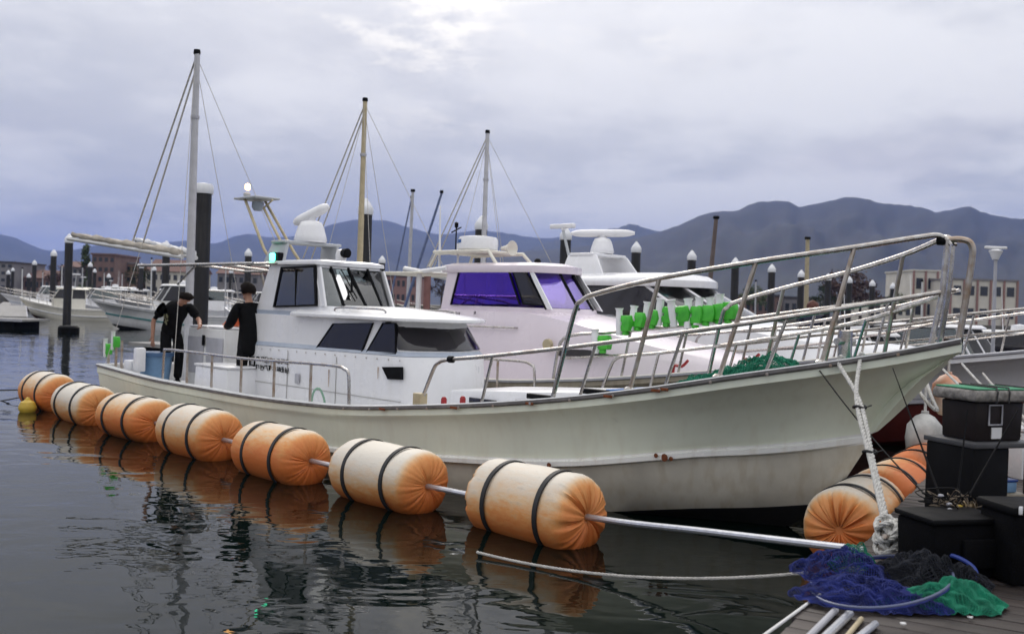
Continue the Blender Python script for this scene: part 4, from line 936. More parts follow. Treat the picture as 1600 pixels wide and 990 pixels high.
# ================================================================== FLOATS
FR, FL = .31, 1.2
def float_mat():
    m = bpy.data.materials.new('bleached_float_cover'); m.use_nodes = True; nt = m.node_tree; N = nt.nodes; L = nt.links; p = N['Principled BSDF']
    tc = N.new('ShaderNodeTexCoord'); sep = N.new('ShaderNodeSeparateXYZ'); L.new(tc.outputs['Object'], sep.inputs[0]); oi = N.new('ShaderNodeObjectInfo')
    def M(op, a, b=0.0):
        n = N.new('ShaderNodeMath'); n.operation = op
        for i, q in enumerate((a, b)):
            if hasattr(q, 'links'): L.new(q, n.inputs[i])
            else: n.inputs[i].default_value = q
        return n.outputs[0]
    def MR(x, a, b, c=0., d=1.):
        n = N.new('ShaderNodeMapRange'); n.interpolation_type = 'SMOOTHSTEP'; L.new(x, n.inputs[0]); n.inputs[1].default_value = a; n.inputs[2].default_value = b; n.inputs[3].default_value = c; n.inputs[4].default_value = d; return n.outputs[0]
    va = N.new('ShaderNodeVectorMath'); va.operation = 'ADD'; L.new(tc.outputs['Object'], va.inputs[0])
    cx = N.new('ShaderNodeCombineXYZ'); L.new(M('MULTIPLY', oi.outputs['Random'], 37.0), cx.inputs[0]); L.new(cx.outputs[0], va.inputs[1])
    def nz(s, d, st=(1, 1, 1)):
        mp = N.new('ShaderNodeMapping'); mp.inputs['Scale'].default_value = st; L.new(va.outputs[0], mp.inputs[0])
        n = N.new('ShaderNodeTexNoise'); n.inputs['Scale'].default_value = s; n.inputs['Detail'].default_value = d; n.inputs['Roughness'].default_value = .6; L.new(mp.outputs[0], n.inputs['Vector']); return n.outputs['Fac']
    n1 = nz(2.2, 5, (.5, 1, 1.6)); n2 = nz(14, 5, (.6, 1.5, 1.5)); n3 = nz(60, 3)
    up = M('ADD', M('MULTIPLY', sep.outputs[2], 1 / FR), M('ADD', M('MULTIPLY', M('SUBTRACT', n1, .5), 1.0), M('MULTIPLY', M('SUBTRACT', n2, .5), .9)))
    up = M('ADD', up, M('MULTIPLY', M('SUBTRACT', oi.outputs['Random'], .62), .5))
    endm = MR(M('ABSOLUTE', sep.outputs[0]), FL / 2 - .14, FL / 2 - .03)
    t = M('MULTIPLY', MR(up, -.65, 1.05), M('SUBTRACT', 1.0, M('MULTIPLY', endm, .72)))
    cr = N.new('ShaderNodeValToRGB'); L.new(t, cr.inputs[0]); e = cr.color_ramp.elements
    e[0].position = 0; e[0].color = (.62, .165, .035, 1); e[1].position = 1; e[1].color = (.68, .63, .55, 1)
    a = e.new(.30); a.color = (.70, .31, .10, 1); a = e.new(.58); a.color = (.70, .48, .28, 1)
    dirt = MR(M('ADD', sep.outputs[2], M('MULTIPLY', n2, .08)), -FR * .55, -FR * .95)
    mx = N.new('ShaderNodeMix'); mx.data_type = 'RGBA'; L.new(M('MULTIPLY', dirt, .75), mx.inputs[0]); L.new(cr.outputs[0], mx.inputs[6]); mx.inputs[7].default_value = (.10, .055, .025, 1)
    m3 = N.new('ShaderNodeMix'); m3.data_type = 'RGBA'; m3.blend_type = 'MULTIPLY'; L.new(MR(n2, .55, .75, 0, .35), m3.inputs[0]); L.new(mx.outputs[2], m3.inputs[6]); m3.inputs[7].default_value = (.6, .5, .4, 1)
    L.new(m3.outputs[2], p.inputs['Base Color']); p.inputs['Roughness'].default_value = .62
    b = N.new('ShaderNodeBump'); b.inputs['Strength'].default_value = .35; b.inputs['Distance'].default_value = .01; L.new(M('ADD', n2, M('MULTIPLY', n3, .4)), b.inputs['Height']); L.new(b.outputs[0], p.inputs['Normal'])
    return m
M_FLOAT = float_mat()
M_FLOATW = mat('grey_white_float_cover', (.56, .56, .54), .7, var=.2, scale=4, bump=.3)
def float_mesh(seed, pleat=1.0):
    mb = MB(); n = 96; rnd = random.Random(seed); ph = [rnd.uniform(0, 6.28) for _ in range(6)]
    prof = [(-.5 * FL + .030, .035), (-.5 * FL + .006, .07), (-.5 * FL, .12), (-.5 * FL + .008, .18), (-.5 * FL + .028, .235), (-.5 * FL + .065, .278), (-.5 * FL + .11, .300), (-.5 * FL + .16, FR)]
    cyl = [-.34, -.30, -.285, -.27, -.22, -.12, 0, .12, .22, .27, .285, .30, .34]
    full = prof + [(x, FR + (0 if abs(abs(x) - .285) > .02 else -.008) + .004 * math.sin(9 * x + seed)) for x in cyl] + [(-x, r) for x, r in prof[::-1]]
    rows = []
    for x, r in full:
        ring = []
        e = max(0, min(1, (abs(x) - (FL / 2 - .17)) / .15))
        for j in range(n):
            a = 2 * math.pi * j / n
            w = sum(math.sin(k * a + ph[i]) * c for i, (k, c) in enumerate(((17, .5), (23, .45), (31, .35), (9, .3), (41, .25))))
            fold = -abs(w) * .016 * e * pleat * min(1, r / .10)
            bag = .006 * math.sin(3 * a + ph[5]) + .004 * fnoise(x * 4 + seed, math.cos(a) * 2, math.sin(a) * 2)
            sx = math.copysign(1, x)
            rr = r + bag * min(1, r / .2) + fold * .35
            ring.append((x + sx * fold * 1.1, rr * math.cos(a), rr * math.sin(a)))
        rows.append(ring)
    mb.loft(rows, closed=True, cap=True); return mb
fl_src = []
for sd in (1, 2, 3):
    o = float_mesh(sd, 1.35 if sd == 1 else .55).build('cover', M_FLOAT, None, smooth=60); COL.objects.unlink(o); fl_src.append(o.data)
mb = MB()
rows_ = []
for dx, r in ((-.022, FR - .006), (-.020, FR + .006), (.020, FR + .006), (.022, FR - .006)): rows_.append([(dx, r * math.cos(2 * math.pi * j / 48), r * math.sin(2 * math.pi * j / 48)) for j in range(48)])
mb.loft(rows_ + [rows_[0]], closed=True); o = mb.build('strap', M_RUBBER, None, smooth=40); COL.objects.unlink(o); strap_me = o.data
mb = MB(); mb.box((0, 0, 0), (.055, .04, .02)); o = mb.build('buckle', M_STEEL, None, bevel=.004); COL.objects.unlink(o); buckle_me = o.data
def place_float(loc, direc, label, k, group, mats=None, roll=0.0):
    d = Vector(direc); rz = math.atan2(d.y, d.x)
    e = empty('float', loc, rz, label, 'float', group)
    c = bpy.data.objects.new('cover', fl_src[k]); COL.objects.link(c); c.parent = e; c.rotation_euler = (roll, 0, 0)
    if mats: c.material_slots[0].link = 'OBJECT'; c.material_slots[0].material = mats
    for x in (-.285, .285):
        s = bpy.data.objects.new('strap', strap_me); COL.objects.link(s); s.parent = e; s.location = (x + random.uniform(-.02, .02), 0, 0); s.rotation_euler = (0, random.uniform(-.05, .05), random.uniform(-.07, .07)); s.scale = (1, 1.02, 1.02)
    return e
exits = [at_z(px, py, .235) for px, py in ((918, 808), (668, 760), (486, 720), (349, 687), (243, 661), (158, 638), (97, 619))]
stepv = (exits[6] - exits[0]) / 6
line_d = stepv.normalized(); step = stepv.length
F0 = exits[0]
LF = ['nearest the pier with the long pipe leaving it', 'second from the pier', 'third from the pier', 'middle one below the white deckhouse', 'third from the far end', 'second from the far end below the stern', 'farthest one beside a small yellow buoy']
for k in range(7):
    E0 = exits[k]
    c = E0 + line_d * (FL / 2 - .03); c.z = .235 + .01 * math.sin(k * 2.3)
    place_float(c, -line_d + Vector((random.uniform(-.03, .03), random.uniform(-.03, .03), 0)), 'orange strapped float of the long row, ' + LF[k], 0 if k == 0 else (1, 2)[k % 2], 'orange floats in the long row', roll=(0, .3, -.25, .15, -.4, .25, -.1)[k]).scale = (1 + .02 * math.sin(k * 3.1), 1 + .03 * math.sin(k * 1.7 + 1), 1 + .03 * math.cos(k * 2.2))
# the pipe through the long row, bending on to the pier
pier_end = at_z(1352, 859, .50)
pth = [exits[6] + line_d * 1.3] + [exits[k] for k in (6, 5, 4, 3, 2, 1, 0)]
pth = [Vector((p.x, p.y, .24)) for p in pth] + [F0.lerp(pier_end, .5) + Vector((0, 0, .0)), pier_end]
mb = MB(); mb.tube(smooth_path(pth, 8), .024, 10); tag(mb.build('steel_pipe', M_GALV), 'long galvanised pipe threading the orange floats and reaching the pier', 'pipe')
mb = MB(); c = at_z(43, 637, .06); mb.lathe([(0, -.13), (.07, -.11), (.125, -.03), (.13, .02), (.10, .09), (.04, .125), (.025, .16), (0, .165)], c, n=20); tag(mb.build('small_buoy', M_YELLOW), 'small yellow buoy in the water by the farthest orange float', 'buoy')
a = at_z(-20, 601, .25); b = exits[6] + line_d * 1.28; b.z = .24
mb = MB(); mb.tube(sag(a + (a - b) * 3, b, .12), .012, 6); tag(mb.build('mooring_line', M_LINEK), 'dark mooring line running left from the farthest float', 'rope')
a = at_z(-20, 622, .02); mb = MB(); mb.tube(sag(a + (a - b) * 2, b - Vector((0, 0, .1)), .02), .010, 6); tag(mb.build('mooring_line', M_LINEK), 'lower dark line trailing left at the water from the farthest float', 'rope')

# ================================================================== PIER in the foreground
PD = Vector((.5, .866, 0)).normalized(); PN = Vector((PD.y, -PD.x, 0)); PZ = .42
P0 = at_z(1215, 990, PZ); PWID = 2.7
PROT = math.atan2(PD.y, PD.x)
def pier():
    B = tag(bpy.data.objects.new('pier', None), kind='structure'); COL.objects.link(B); B.location = (P0.x, P0.y, 0); B.rotation_euler = (0, 0, PROT)
    mb = MB(); mb.box((6, -PWID / 2, .17), (26, PWID - .12, .36)); mb.build('pontoon_body', mat('dark_pontoon', (.035, .032, .03), .8), B)
    mb = MB(); mb.box((6, -.03, .32), (26, .055, .16)); mb.build('edge_beam', M_DARKWOOD, B, bevel=.008)
    m = bpy.data.materials.new('weathered_plank'); m.use_nodes = True; nt = m.node_tree; N = nt.nodes; L = nt.links; p = N['Principled BSDF']
    tc = N.new('ShaderNodeTexCoord'); oi = N.new('ShaderNodeObjectInfo'); ad = N.new('ShaderNodeVectorMath'); ad.operation = 'ADD'; L.new(tc.outputs['Object'], ad.inputs[0])
    mu = N.new('ShaderNodeMath'); mu.operation = 'MULTIPLY'; L.new(oi.outputs['Random'], mu.inputs[0]); mu.inputs[1].default_value = 60; L.new(mu.outputs[0], ad.inputs[1])
    mp = N.new('ShaderNodeMapping'); mp.inputs['Scale'].default_value = (22, 1.2, 8); L.new(ad.outputs[0], mp.inputs[0])
    n = N.new('ShaderNodeTexNoise'); n.inputs['Scale'].default_value = 2.2; n.inputs['Detail'].default_value = 7; n.inputs['Roughness'].default_value = .65; L.new(mp.outputs[0], n.inputs['Vector'])
    cr = N.new('ShaderNodeValToRGB'); L.new(n.outputs['Fac'], cr.inputs[0]); e = cr.color_ramp.elements; e[0].position = .3; e[0].color = (.016, .011, .010, 1); e[1].position = .75; e[1].color = (.055, .040, .035, 1)
    hv = N.new('ShaderNodeHueSaturation'); mr = N.new('ShaderNodeMapRange'); L.new(oi.outputs['Random'], mr.inputs[0]); mr.inputs[3].default_value = .7; mr.inputs[4].default_value = 1.25; L.new(mr.outputs[0], hv.inputs['Value']); L.new(cr.outputs[0], hv.inputs['Color']); L.new(hv.outputs[0], p.inputs['Base Color'])
    p.inputs['Roughness'].default_value = .6; b = N.new('ShaderNodeBump'); b.inputs['Strength'].default_value = .5; b.inputs['Distance'].default_value = .006; L.new(n.outputs['Fac'], b.inputs['Height']); L.new(b.outputs[0], p.inputs['Normal'])
    mb = MB(); mb.box((0, -PWID / 2, 0), (.136, PWID, .04)); src = mb.build('plank', m, B, bevel=.006); src.location = (-3.0, 0, PZ - .02)
    for k in range(1, 104):
        o = inst(src, B); o.location = (-3.0 + k * .146, random.uniform(-.012, .012), PZ - .02 + random.uniform(-.003, .003)); o.rotation_euler = (0, random.uniform(-.004, .004), random.uniform(-.003, .003))
pier()
def pz(px, py, h=0.0): return at_z(px, py, PZ + .002 + h)
# floats along the pier edge
c0 = at_d(1310, 833, 7.3)
lab = ['nearest float against the pier edge, pleated orange end facing out', 'second orange float along the pier edge under the bow', 'third orange float along the pier edge under the bow']
PF = Vector((.55, .835, 0)).normalized()
for k in range(3):
    c = c0 + PF * (FL / 2 - .02 + k * 1.30); c.z = .235
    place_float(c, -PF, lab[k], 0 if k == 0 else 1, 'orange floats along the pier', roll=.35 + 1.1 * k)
c = c0 + PF * (FL / 2 + 3 * 1.32); c.z = .30
place_float(c, -PF, 'pale faded float at the far end of the pier-side floats', 2, 'orange floats along the pier', roll=.1)
def fender(px, py, d, r, label, m):
    p = at_d(px, py, d); e = empty('fender', p, 0, label, 'fender')
    mb = MB(); mb.lathe([(0, -1.3 * r), (.5 * r, -1.2 * r), (.92 * r, -.7 * r), (r, 0), (.92 * r, .7 * r), (.5 * r, 1.2 * r), (.2 * r, 1.35 * r), (.2 * r, 1.5 * r)], n=24); mb.build('body', m, e, smooth=60)
    mb = MB(); mb.tube([(0, 0, 1.45 * r), (.02, .05, 2.8 * r)], .015, 6); mb.build('lanyard', M_ROPE, e); return e
fender(1444, 684, 10.6, .20, 'worn grey-white fender hanging behind the dark tackle box', M_FLOATW)
fender(1481, 618, 11.4, .19, 'small orange and white fender under the second bow', mat('orange_white_fender', (.70, .22, .06), .5, scale=1.6, col2=(.72, .68, .6)))

# ---- mooring rope to the bow
CL = pz(1388, 862, .02)
def bowpt(s, v_in=.02): return row(-s, H1.gv(s) - v_in, H1.gz(s) + .045)
def mooring():
    j = CL + Vector((0, 0, .10)); mid = bowpt(.68).lerp(j, .30)
    for i, s in enumerate((.73, .60)):
        a = bowpt(s); inn = row(-s - .1, H1.gv(s) - .3, H1.gz(s) + .03)
        mb = MB(); off = Vector((.012 * (1 - 2 * i), 0, 0))
        rope_mesh(mb, smooth_path([inn, a + Vector((0, 0, .01)), a + Vector((-.02, -.04, -.05)), mid + off, mid.lerp(j, .5) + off * .8, j + off], 6), .017, 3)
        tag(mb.build('mooring_rope', M_ROPE, smooth=50), ('left' if i == 0 else 'right') + ' strand of the white mooring rope from the big bow to the pier cleat', 'rope')
    for q, t in ((0, .05), (1, .42)):
        p = mid.lerp(j, t); mb = MB(); mb.tube([p + Vector((.045 * math.cos(a), .03 * math.sin(a), .008 * math.sin(2 * a))) for a in [2 * math.pi * k / 14 for k in range(14)]], .010, 6, closed=True); mb.tube([p + Vector((.03, -.03, 0)), p + Vector((.07, -.05, .02))], .005, 5)
        tag(mb.build('rope_lashing', M_RUBBER), ('upper' if q == 0 else 'lower') + ' black lashing binding the two white mooring strands', 'lashing')
    # cleat with rope turns
    e = empty('cleat', CL, PROT, 'iron pier cleat buried in turns of white rope', 'cleat')
    mb = MB(); mb.tube([(-.05, 0, 0), (-.04, 0, .10)], .022, 8); mb.tube([(.05, 0, 0), (.04, 0, .10)], .022, 8); mb.tube([(-.17, 0, .13), (-.08, 0, .105), (.08, 0, .105), (.17, 0, .13)], [.014, .022, .022, .014], 8); mb.build('horn', M_RUSTEEL, e)
    rnd = random.Random(4); pts = []
    for k in range(90):
        a = k * .52; r = .075 + .025 * math.sin(k * .37) + rnd.uniform(-.008, .008); pts.append(Vector((r * math.cos(a) * 1.15, r * math.sin(a) * .8, .03 + .15 * (k / 90) + .03 * math.sin(k * .9))))
    mb = MB(); rope_mesh(mb, smooth_path(pts, 2), .017, 3, n=5); mb.build('rope_turns', M_ROPE, e, smooth=50)
    pts = [Vector((.09 * math.cos(a), -.02 + .03 * math.sin(2 * a), .10 + .085 * math.sin(a))) for a in [2 * math.pi * k / 16 for k in range(17)]]
    mb = MB(); rope_mesh(mb, pts, .019, 3, n=5); mb.build('rope_loop', M_ROPE, e, smooth=50)
    # thin grey line from under the nearest float to the pier, low over the water
    a = at_z(745, 862, .03); b = at_z(1262, 894, .30)
    mb = MB(); rope_mesh(mb, sag(a, b, .10, 20), .011, 3, n=5); tag(mb.build('thin_rope', M_ROPEG), 'thin grey rope low over the water from the nearest float to the pier', 'rope')
    # dark thin line from the bow down to the tackle
    a = row(-.85, H1.gv(.85) + .01, H1.gz(.85) - .03); b = pz(1475, 800, .1)
    mb = MB(); mb.tube(sag(a, b, .05), .006, 5); tag(mb.build('thin_line', M_LINEK), 'thin dark line slanting from the big bow to the tackle on the pier', 'rope')
    # lines of the second boat's bow
    for i, (pa, pb) in enumerate((((1472, 575, 10.2), (1535, 620, 8.0)), ((1503, 568, 10.2), (1562, 622, 8.0)), ((1536, 583, 10.6), (1570, 618, 8.0)))):
        mb = MB(); rope_mesh(mb, sag(at_d(*pa), at_d(pb[0] + 60, pb[1] + 60, 8.6), .03), .014, 3, n=5)
        tag(mb.build('bow_line', M_ROPE if i < 2 else M_ROPEG), ORD[i] + ' white rope from the left, slanting down behind the green-topped box', 'rope')
    a = at_d(1446, 603, 9.0); b = pz(1462, 760, .0)
    for i, (dx, dr) in enumerate(((-12, 0), (10, 18))):
        mb = MB(); rope_mesh(mb, sag(at_d(1434 + i * 14, 606 - i * 10, 8.6), at_d(1462 + i * 3, 640, 7.6), .02), .016, 3, n=5)
        tag(mb.build('bow_line', M_ROPE), ('short white rope end under the big bow beside the faded float, ' + ('left one' if i == 0 else 'right one')), 'rope')
mooring()

# ---- netting
def net_patch(fn, nu, nv, th, m, name, parent=None):
    """knotted netting: a sheet of open meshes following fn(u, v)"""
    nu = nv = int((nu * nv) ** .5 * 1.15)
    vs = [fn(i / nu, j / nv) for j in range(nv + 1) for i in range(nu + 1)]; fs = []
    for j in range(nv):
        for i in range(nu): a = j * (nu + 1) + i; fs.append((a, a + 1, a + nu + 2, a + nu + 1))
    mb = MB(); mb.add(vs, fs); o = mb.build(name, m, parent, smooth=0)
    w = o.modifiers.new('strands', 'WIREFRAME'); w.thickness = th; w.use_even_offset = False; w.use_boundary = True
    return o
def heap_fn(c, ax, ay, hgt, seed, rot=0.0, zs=1.0):
    def f(u, v):
        p, q = 2 * u - 1, 2 * v - 1
        p, q = p * math.sqrt(1 - q * q / 2), q * math.sqrt(1 - p * p / 2); r = min(1.0, math.hypot(p, q)); a = math.atan2(q, p)
        x, y = ax * p, ay * q
        k = 1 + .28 * fnoise(math.cos(a) * 1.6 + seed, math.sin(a) * 1.6, seed); x *= k; y *= k
        z = hgt * (1 - r * r) * (1 + .5 * fnoise(x * 4 + seed, y * 4, 1)) + hgt * .5 * abs(fnoise(x * 11, y * 11 + seed, 2)) * (1 - .5 * r) + .012
        z += hgt * .28 * fnoise(x * 26 + seed, y * 26, 4) * (1 - .4 * r); z = max(z, .006); x += .10 * ax * fnoise(x * 14, y * 14, seed + 5); y += .10 * ay * fnoise(x * 13 + 7, y * 14, seed + 9)
        return (c[0] + x * math.cos(rot) - y * math.sin(rot), c[1] + x * math.sin(rot) + y * math.cos(rot), c[2] + z)
    return f
def landing_net():
    c = pz(1385, 925)
    e = empty('landing_net', c, 0, 'landing net with blue and green mesh lying on the dark planks', 'landing net')
    # hoop
    hp = []
    for k in range(40):
        a = 2 * math.pi * k / 40; px = 1378 + 112 * math.cos(a) ; py = 908 + 40 * math.sin(a) - 8 * math.cos(a)
        p = pz(px, py, .06 + .05 * math.sin(a + 1)); hp.append(p - c)
    mb = MB(); mb.tube(hp, .007, 8, closed=True); mb.build('hoop', mat('blue_hoop', (.10, .12, .22), .4), e)
    mb = MB(); mb.tube([p + Vector((.0, 0, -.010)) for p in hp], .008, 8, closed=True); mb.build('hoop_binding', M_NETB, e)
    loc = lambda px, py, h=0: pz(px, py, h) - c
    for nm, cpx, ax, ay, hh, m, nu, nv, th, sd in (('blue_mesh', (1345, 935), .34, .26, .09, M_NETB, 90, 26, .0055, 1.3), ('blue_mesh', (1320, 905), .26, .24, .13, M_NETB, 80, 24, .005, 4.2), ('blue_mesh', (1410, 945), .34, .16, .07, M_NETB, 80, 22, .005, 6.2), ('dark_mesh', (1440, 900), .30, .22, .10, M_NETK, 80, 24, .006, 2.2), ('dark_mesh', (1455, 915), .32, .20, .14, M_NETK, 70, 20, .006, 9.1), ('green_mesh', (1470, 948), .36, .13, .08, M_NETG, 96, 24, .006, 3.3), ('green_mesh', (1500, 945), .20, .13, .10, M_NETG, 80, 22, .006, 7.7), ('green_mesh', (1330, 890), .14, .10, .12, M_NETG, 40, 14, .004, 5.1)):
        net_patch(heap_fn(loc(*cpx), ax, ay, hh, sd), nu, nv, th, m, nm, e)
    # blue folded rim on the right
    mb = MB(); mb.tube(smooth_path([loc(1462, 868, .12), loc(1490, 868, .14), (loc(1520, 885, .10)), loc(1528, 905, .05)], 5), [.012] * 16, 8); mb.build('rim_band', mat('blue_band', (.03, .06, .30), .5), e)
    return e
landing_net()
poles = [((1283, 927), (1188, 996), .008, M_WHITE2, 'thin white pole sticking out over the pier edge below the landing net'), ((1306, 952), (1262, 996), .016, M_GREYPL, 'dark grey pole beside the white one under the landing net'), ((1328, 958), (1288, 996), .020, M_GALV, 'thick pale metal pole under the landing net'), ((1346, 966), (1318, 1000), .012, M_TANMAST, 'short tan pole between two pale poles'), ((1368, 974), (1335, 1000), .017, M_GALV, 'rightmost pale pole below the blue netting')]
for (a, b, r, m, lb) in poles:
    A = pz(*a, r); B_ = pz(*b, r); B_ = A + (B_ - A) * 3.0
    mb = MB(); mb.tube([A, A.lerp(B_, .5), B_], [r, r, r * 1.1], 10); tag(mb.build('pole', m), lb, 'pole')

# ---- tackle on the pier
def oriented(name, px, py, label, cat, rz):
    return empty(name, pz(px, py), rz, label, cat)
def tackle():
    rz = R_(20)
    e = oriented('storage_bench', 1523, 842, 'black storage bench with an open shelf, under the green-topped box', 'bench', rz); e.scale = (.88, .88, 1.14)
    mb = MB(); w, d, h = .56, .46, .56
    mb.box((-w / 2 + .17, 0, h / 2), (.34, d, h)); mb.build('cabinet', M_BLACK, e, bevel=.015)
    mb = MB(); mb.box((.02, 0, h + .012), (w + .06, d + .04, .03)); mb.build('top_board', mat('grey_board', (.06, .06, .065), .5), e, bevel=.006)
    mb = MB(); mb.box((w / 2 - .02, -d / 2 + .02, h / 2), (.035, .035, h)); mb.build('leg', M_DARKWOOD, e)
    mb = MB(); mb.box((w / 2 - .02, d / 2 - .02, h / 2), (.035, .035, h)); mb.build('leg', M_DARKWOOD, e)
    mb = MB(); mb.box((w / 2 - .12, 0, .28), (.22, d, .02)); mb.build('shelf', mat('pale_shelf', (.30, .26, .20), .6), e)
    bl = oriented('small_box', 1515, 862, 'small blue tackle pot on the shelf of the black bench', 'box', rz); bl.location = e.matrix_basis @ Vector((w / 2 - .12, -.12, .291)); 
    mb = MB(); mb.box((0, 0, .035), (.10, .08, .07)); mb.build('pot', M_BLUEPL, bl, bevel=.01); mb = MB(); mb.box((0, 0, .078), (.11, .09, .016)); mb.build('lid', mat('deep_blue', (.01, .05, .25), .4), bl, bevel=.004)
    t = empty('tackle_box', e.matrix_basis @ Vector((.02, .0, h + .028)), rz, 'dark brown tackle box with a padded green lid on the black bench', 'tackle box'); t.scale = (.84, .84, .90)
    M_DB = mat('dark_brown_plastic', (.014, .009, .009), .55, var=.2, spec=.25)
    mb = MB(); mb.box((0, 0, .14), (.46, .34, .28), taper=1.04); mb.build('body', M_DB, t, bevel=.015)
    mb = MB(); rows = []
    for k, (z, sx) in enumerate(((.285, .90), (.29, 1.0), (.335, 1.02), (.37, .97))):
        rows.append([Vector((.29 * sx * a, .22 * sx * b, z)) for a, b in ((-1, -1), (-.5, -1.01), (0, -1), (.5, -1.01), (1, -1), (1.01, 0), (1, 1), (0, 1), (-1, 1), (-1.01, 0))])
    mb.loft(rows, closed=True, cap=True); lid = mb.build('padded_lid', mat('worn_pale_padding', (.30, .28, .26), .7, var=.3, scale=14, bump=.4), t, smooth=40, bevel=.015)
    mb = MB(); mb.loft([[Vector((.275 * a, .205 * b, z)) for a, b in ((-1, -1), (1, -1), (1, 1), (-1, 1))] for z in (.371, .381)], closed=True, cap=True); mb.build('green_mat', mat('green_turf', (.06, .27, .15), .85, var=.12, bump=.3), lid, bevel=.003)
    for x in (-.10, .02):
        mb = MB(); mb.tube([(x, -.235, .28), (x + .01, -.232, .36), (x + .03, -.2, .388), (x + .06, .2, .388)], .006, 5); mb.build('elastic_cord', M_RUBBER, lid)
    mb = MB(); mb.tube([(.26, -.23, .30), (.29, -.18, .385)], .008, 5); mb.tube([(.28, -.16, .385), (.30, .16, .385)], .008, 5); mb.build('lid_cord', M_RUBBER, lid)
    for x, z, s in ((-.05, .19, .13),):
        f = MB(); 
        f.tube([(x - s / 2, -.182, z - .07), (x + s / 2, -.182, z - .07), (x + s / 2, -.182, z + .07), (x - s / 2, -.182, z + .07)], .008, 5, closed=True); f.build('rod_bracket', M_GREYPL, t)
    mb = MB(); mb.box((-.03, -.176, .06), (.10, .008, .08)); mb.build('label_patch', M_WHITE2, t)
    mb = MB(); mb.box((.242, -.02, .17), (.008, .04, .06)); mb.build('label_patch', M_WHITE2, t)
    b = oriented('soft_cooler', 1482, 893, 'low black soft cooler bag behind the white rope knot', 'bag', R_(14))
    mb = MB(); mb.box((0, 0, .155), (.46, .32, .31), taper=1.05); mb.build('body', M_BLACK2, b, bevel=.03)
    mb = MB(); mb.box((0, 0, .325), (.50, .35, .035)); mb.build('lid', M_BLACK, b, bevel=.012)
    mb = MB(); glyph(mb, (-.02, -.172, .12), (1, 0, 0), (0, 0, 1), .07, .05, 41, 1, strokes=5); mb.build('logo', M_WHITE2, b, smooth=0)
    mb = MB(); mb.box((.05, -.185, .15), (.22, .03, .16)); mb.build('front_pocket', M_BLACK2, b, bevel=.012)
    g = oriented('tackle_bag', 1598, 905, 'tall black tackle bag with white logos at the right edge of the pier', 'bag', R_(8))
    mb = MB(); mb.box((0, 0, .20), (.36, .30, .40), taper=1.03); mb.build('body', M_BLACK2, g, bevel=.035)
    mb = MB(); mb.box((0, 0, .415), (.39, .33, .05)); mb.build('lid', M_BLACK, g, bevel=.015)
    mb = MB(); mb.box((-.155, -.172, .425), (.022, .01, .045)); mb.build('clip', M_WHITE, g, bevel=.004)
    mb = MB(); mb.box((.02, -.172, .425), (.10, .01, .02)); mb.build('logo_bar', mat('pale_blue_print', (.45, .52, .75), .5), g, bevel=.003)
    mb = MB(); mb.lathe([(.0, 0), (.06, 0), (.055, .012), (0, .015)], (.08, -.162, .27), 'y', 18, mat3=Matrix(((1, 0, 0), (0, -1, 0), (0, 0, 1)))); mb.build('round_patch', M_GREYPL, g)
    p_ = oriented('foam_box', 1592, 770, 'white foam box standing behind the tackle box at the right edge', 'box', R_(10)); p_.location = at_z(1612, 745, PZ + .002)
    mb = MB(); mb.box((0, 0, .22), (.5, .36, .44)); mb.build('body', M_WHITE, p_, bevel=.015); mb = MB(); mb.box((0, 0, .465), (.52, .38, .045)); mb.build('lid', M_WHITE, p_, bevel=.012)
    # reels and rods lying on the cooler
    for i, (px, py, tip) in enumerate(((1478, 800, (1395, 575, 6.6)), (1492, 806, (1512, 640, 5.9)), (1500, 800, (1590, 640, 5.9)))):
        base = at_d(px, py, 5.75); tp = at_d(*tip)
        r = empty('fishing_rod', base, 0, ('fishing rod leaning left towards the bow from the black cooler', 'fishing rod upright against the tackle box', 'fishing rod leaning right across the tackle box')[i], 'fishing rod')
        mb = MB(); mb.tube([(0, 0, 0), (tp - base) * .5, (tp - base)], [.009, .006, .003], 6); mb.build('blank', M_BLACK, r)
        mb = MB(); dirv = (tp - base).normalized(); mb.tube([dirv * -.12, dirv * .05], .014, 8); mb.build('grip', M_DARKWOOD, r)
        mb = MB(); o = dirv * .05 + Vector((0, -.05, -.0)); mb.lathe([(.0, -.03), (.035, -.03), (.038, -.024), (.022, -.018), (.022, .018), (.038, .024), (.035, .03), (0, .03)], o, 'x', 14); mb.tube([dirv * .05, o], .007, 5); mb.tube([o + Vector((.03, 0, 0)), o + Vector((.05, 0, 0)), o + Vector((.05, -.01, .05))], .005, 5); mb.build('reel', mat('dull_gold_metal', (.20, .15, .09), .35, .8), r)
    rnd = random.Random(11); base = at_d(1482, 796, 5.72); e2 = empty('tangled_line', base, 0, 'brown tangle of fishing line and small hooks on the black cooler lid', 'fishing line')
    pts = [Vector((rnd.gauss(0, .07), rnd.gauss(0, .05), abs(rnd.gauss(0, .05)))) for _ in range(46)]
    mb = MB(); mb.tube(smooth_path(pts, 5), .0028, 4); mb.build('line', mat('tan_line', (.22, .17, .12), .6), e2)
    pts = [Vector((rnd.gauss(0, .08), rnd.gauss(0, .05), abs(rnd.gauss(0, .06)))) for _ in range(30)]
    mb = MB(); mb.tube(smooth_path(pts, 5), .004, 4); mb.build('leader', M_BLACK, e2)
    for k in range(7):
        mb = MB(); p = Vector((rnd.gauss(0, .08), rnd.gauss(0, .05), .02 + abs(rnd.gauss(0, .04)))); mb.lathe([(0, -.02), (.009, -.012), (.011, 0), (.007, .014), (0, .02)], p, 'x', 8); mb.build('sinker', (M_GREYPL, M_YELLOW, M_WHITE2)[k % 3], e2)
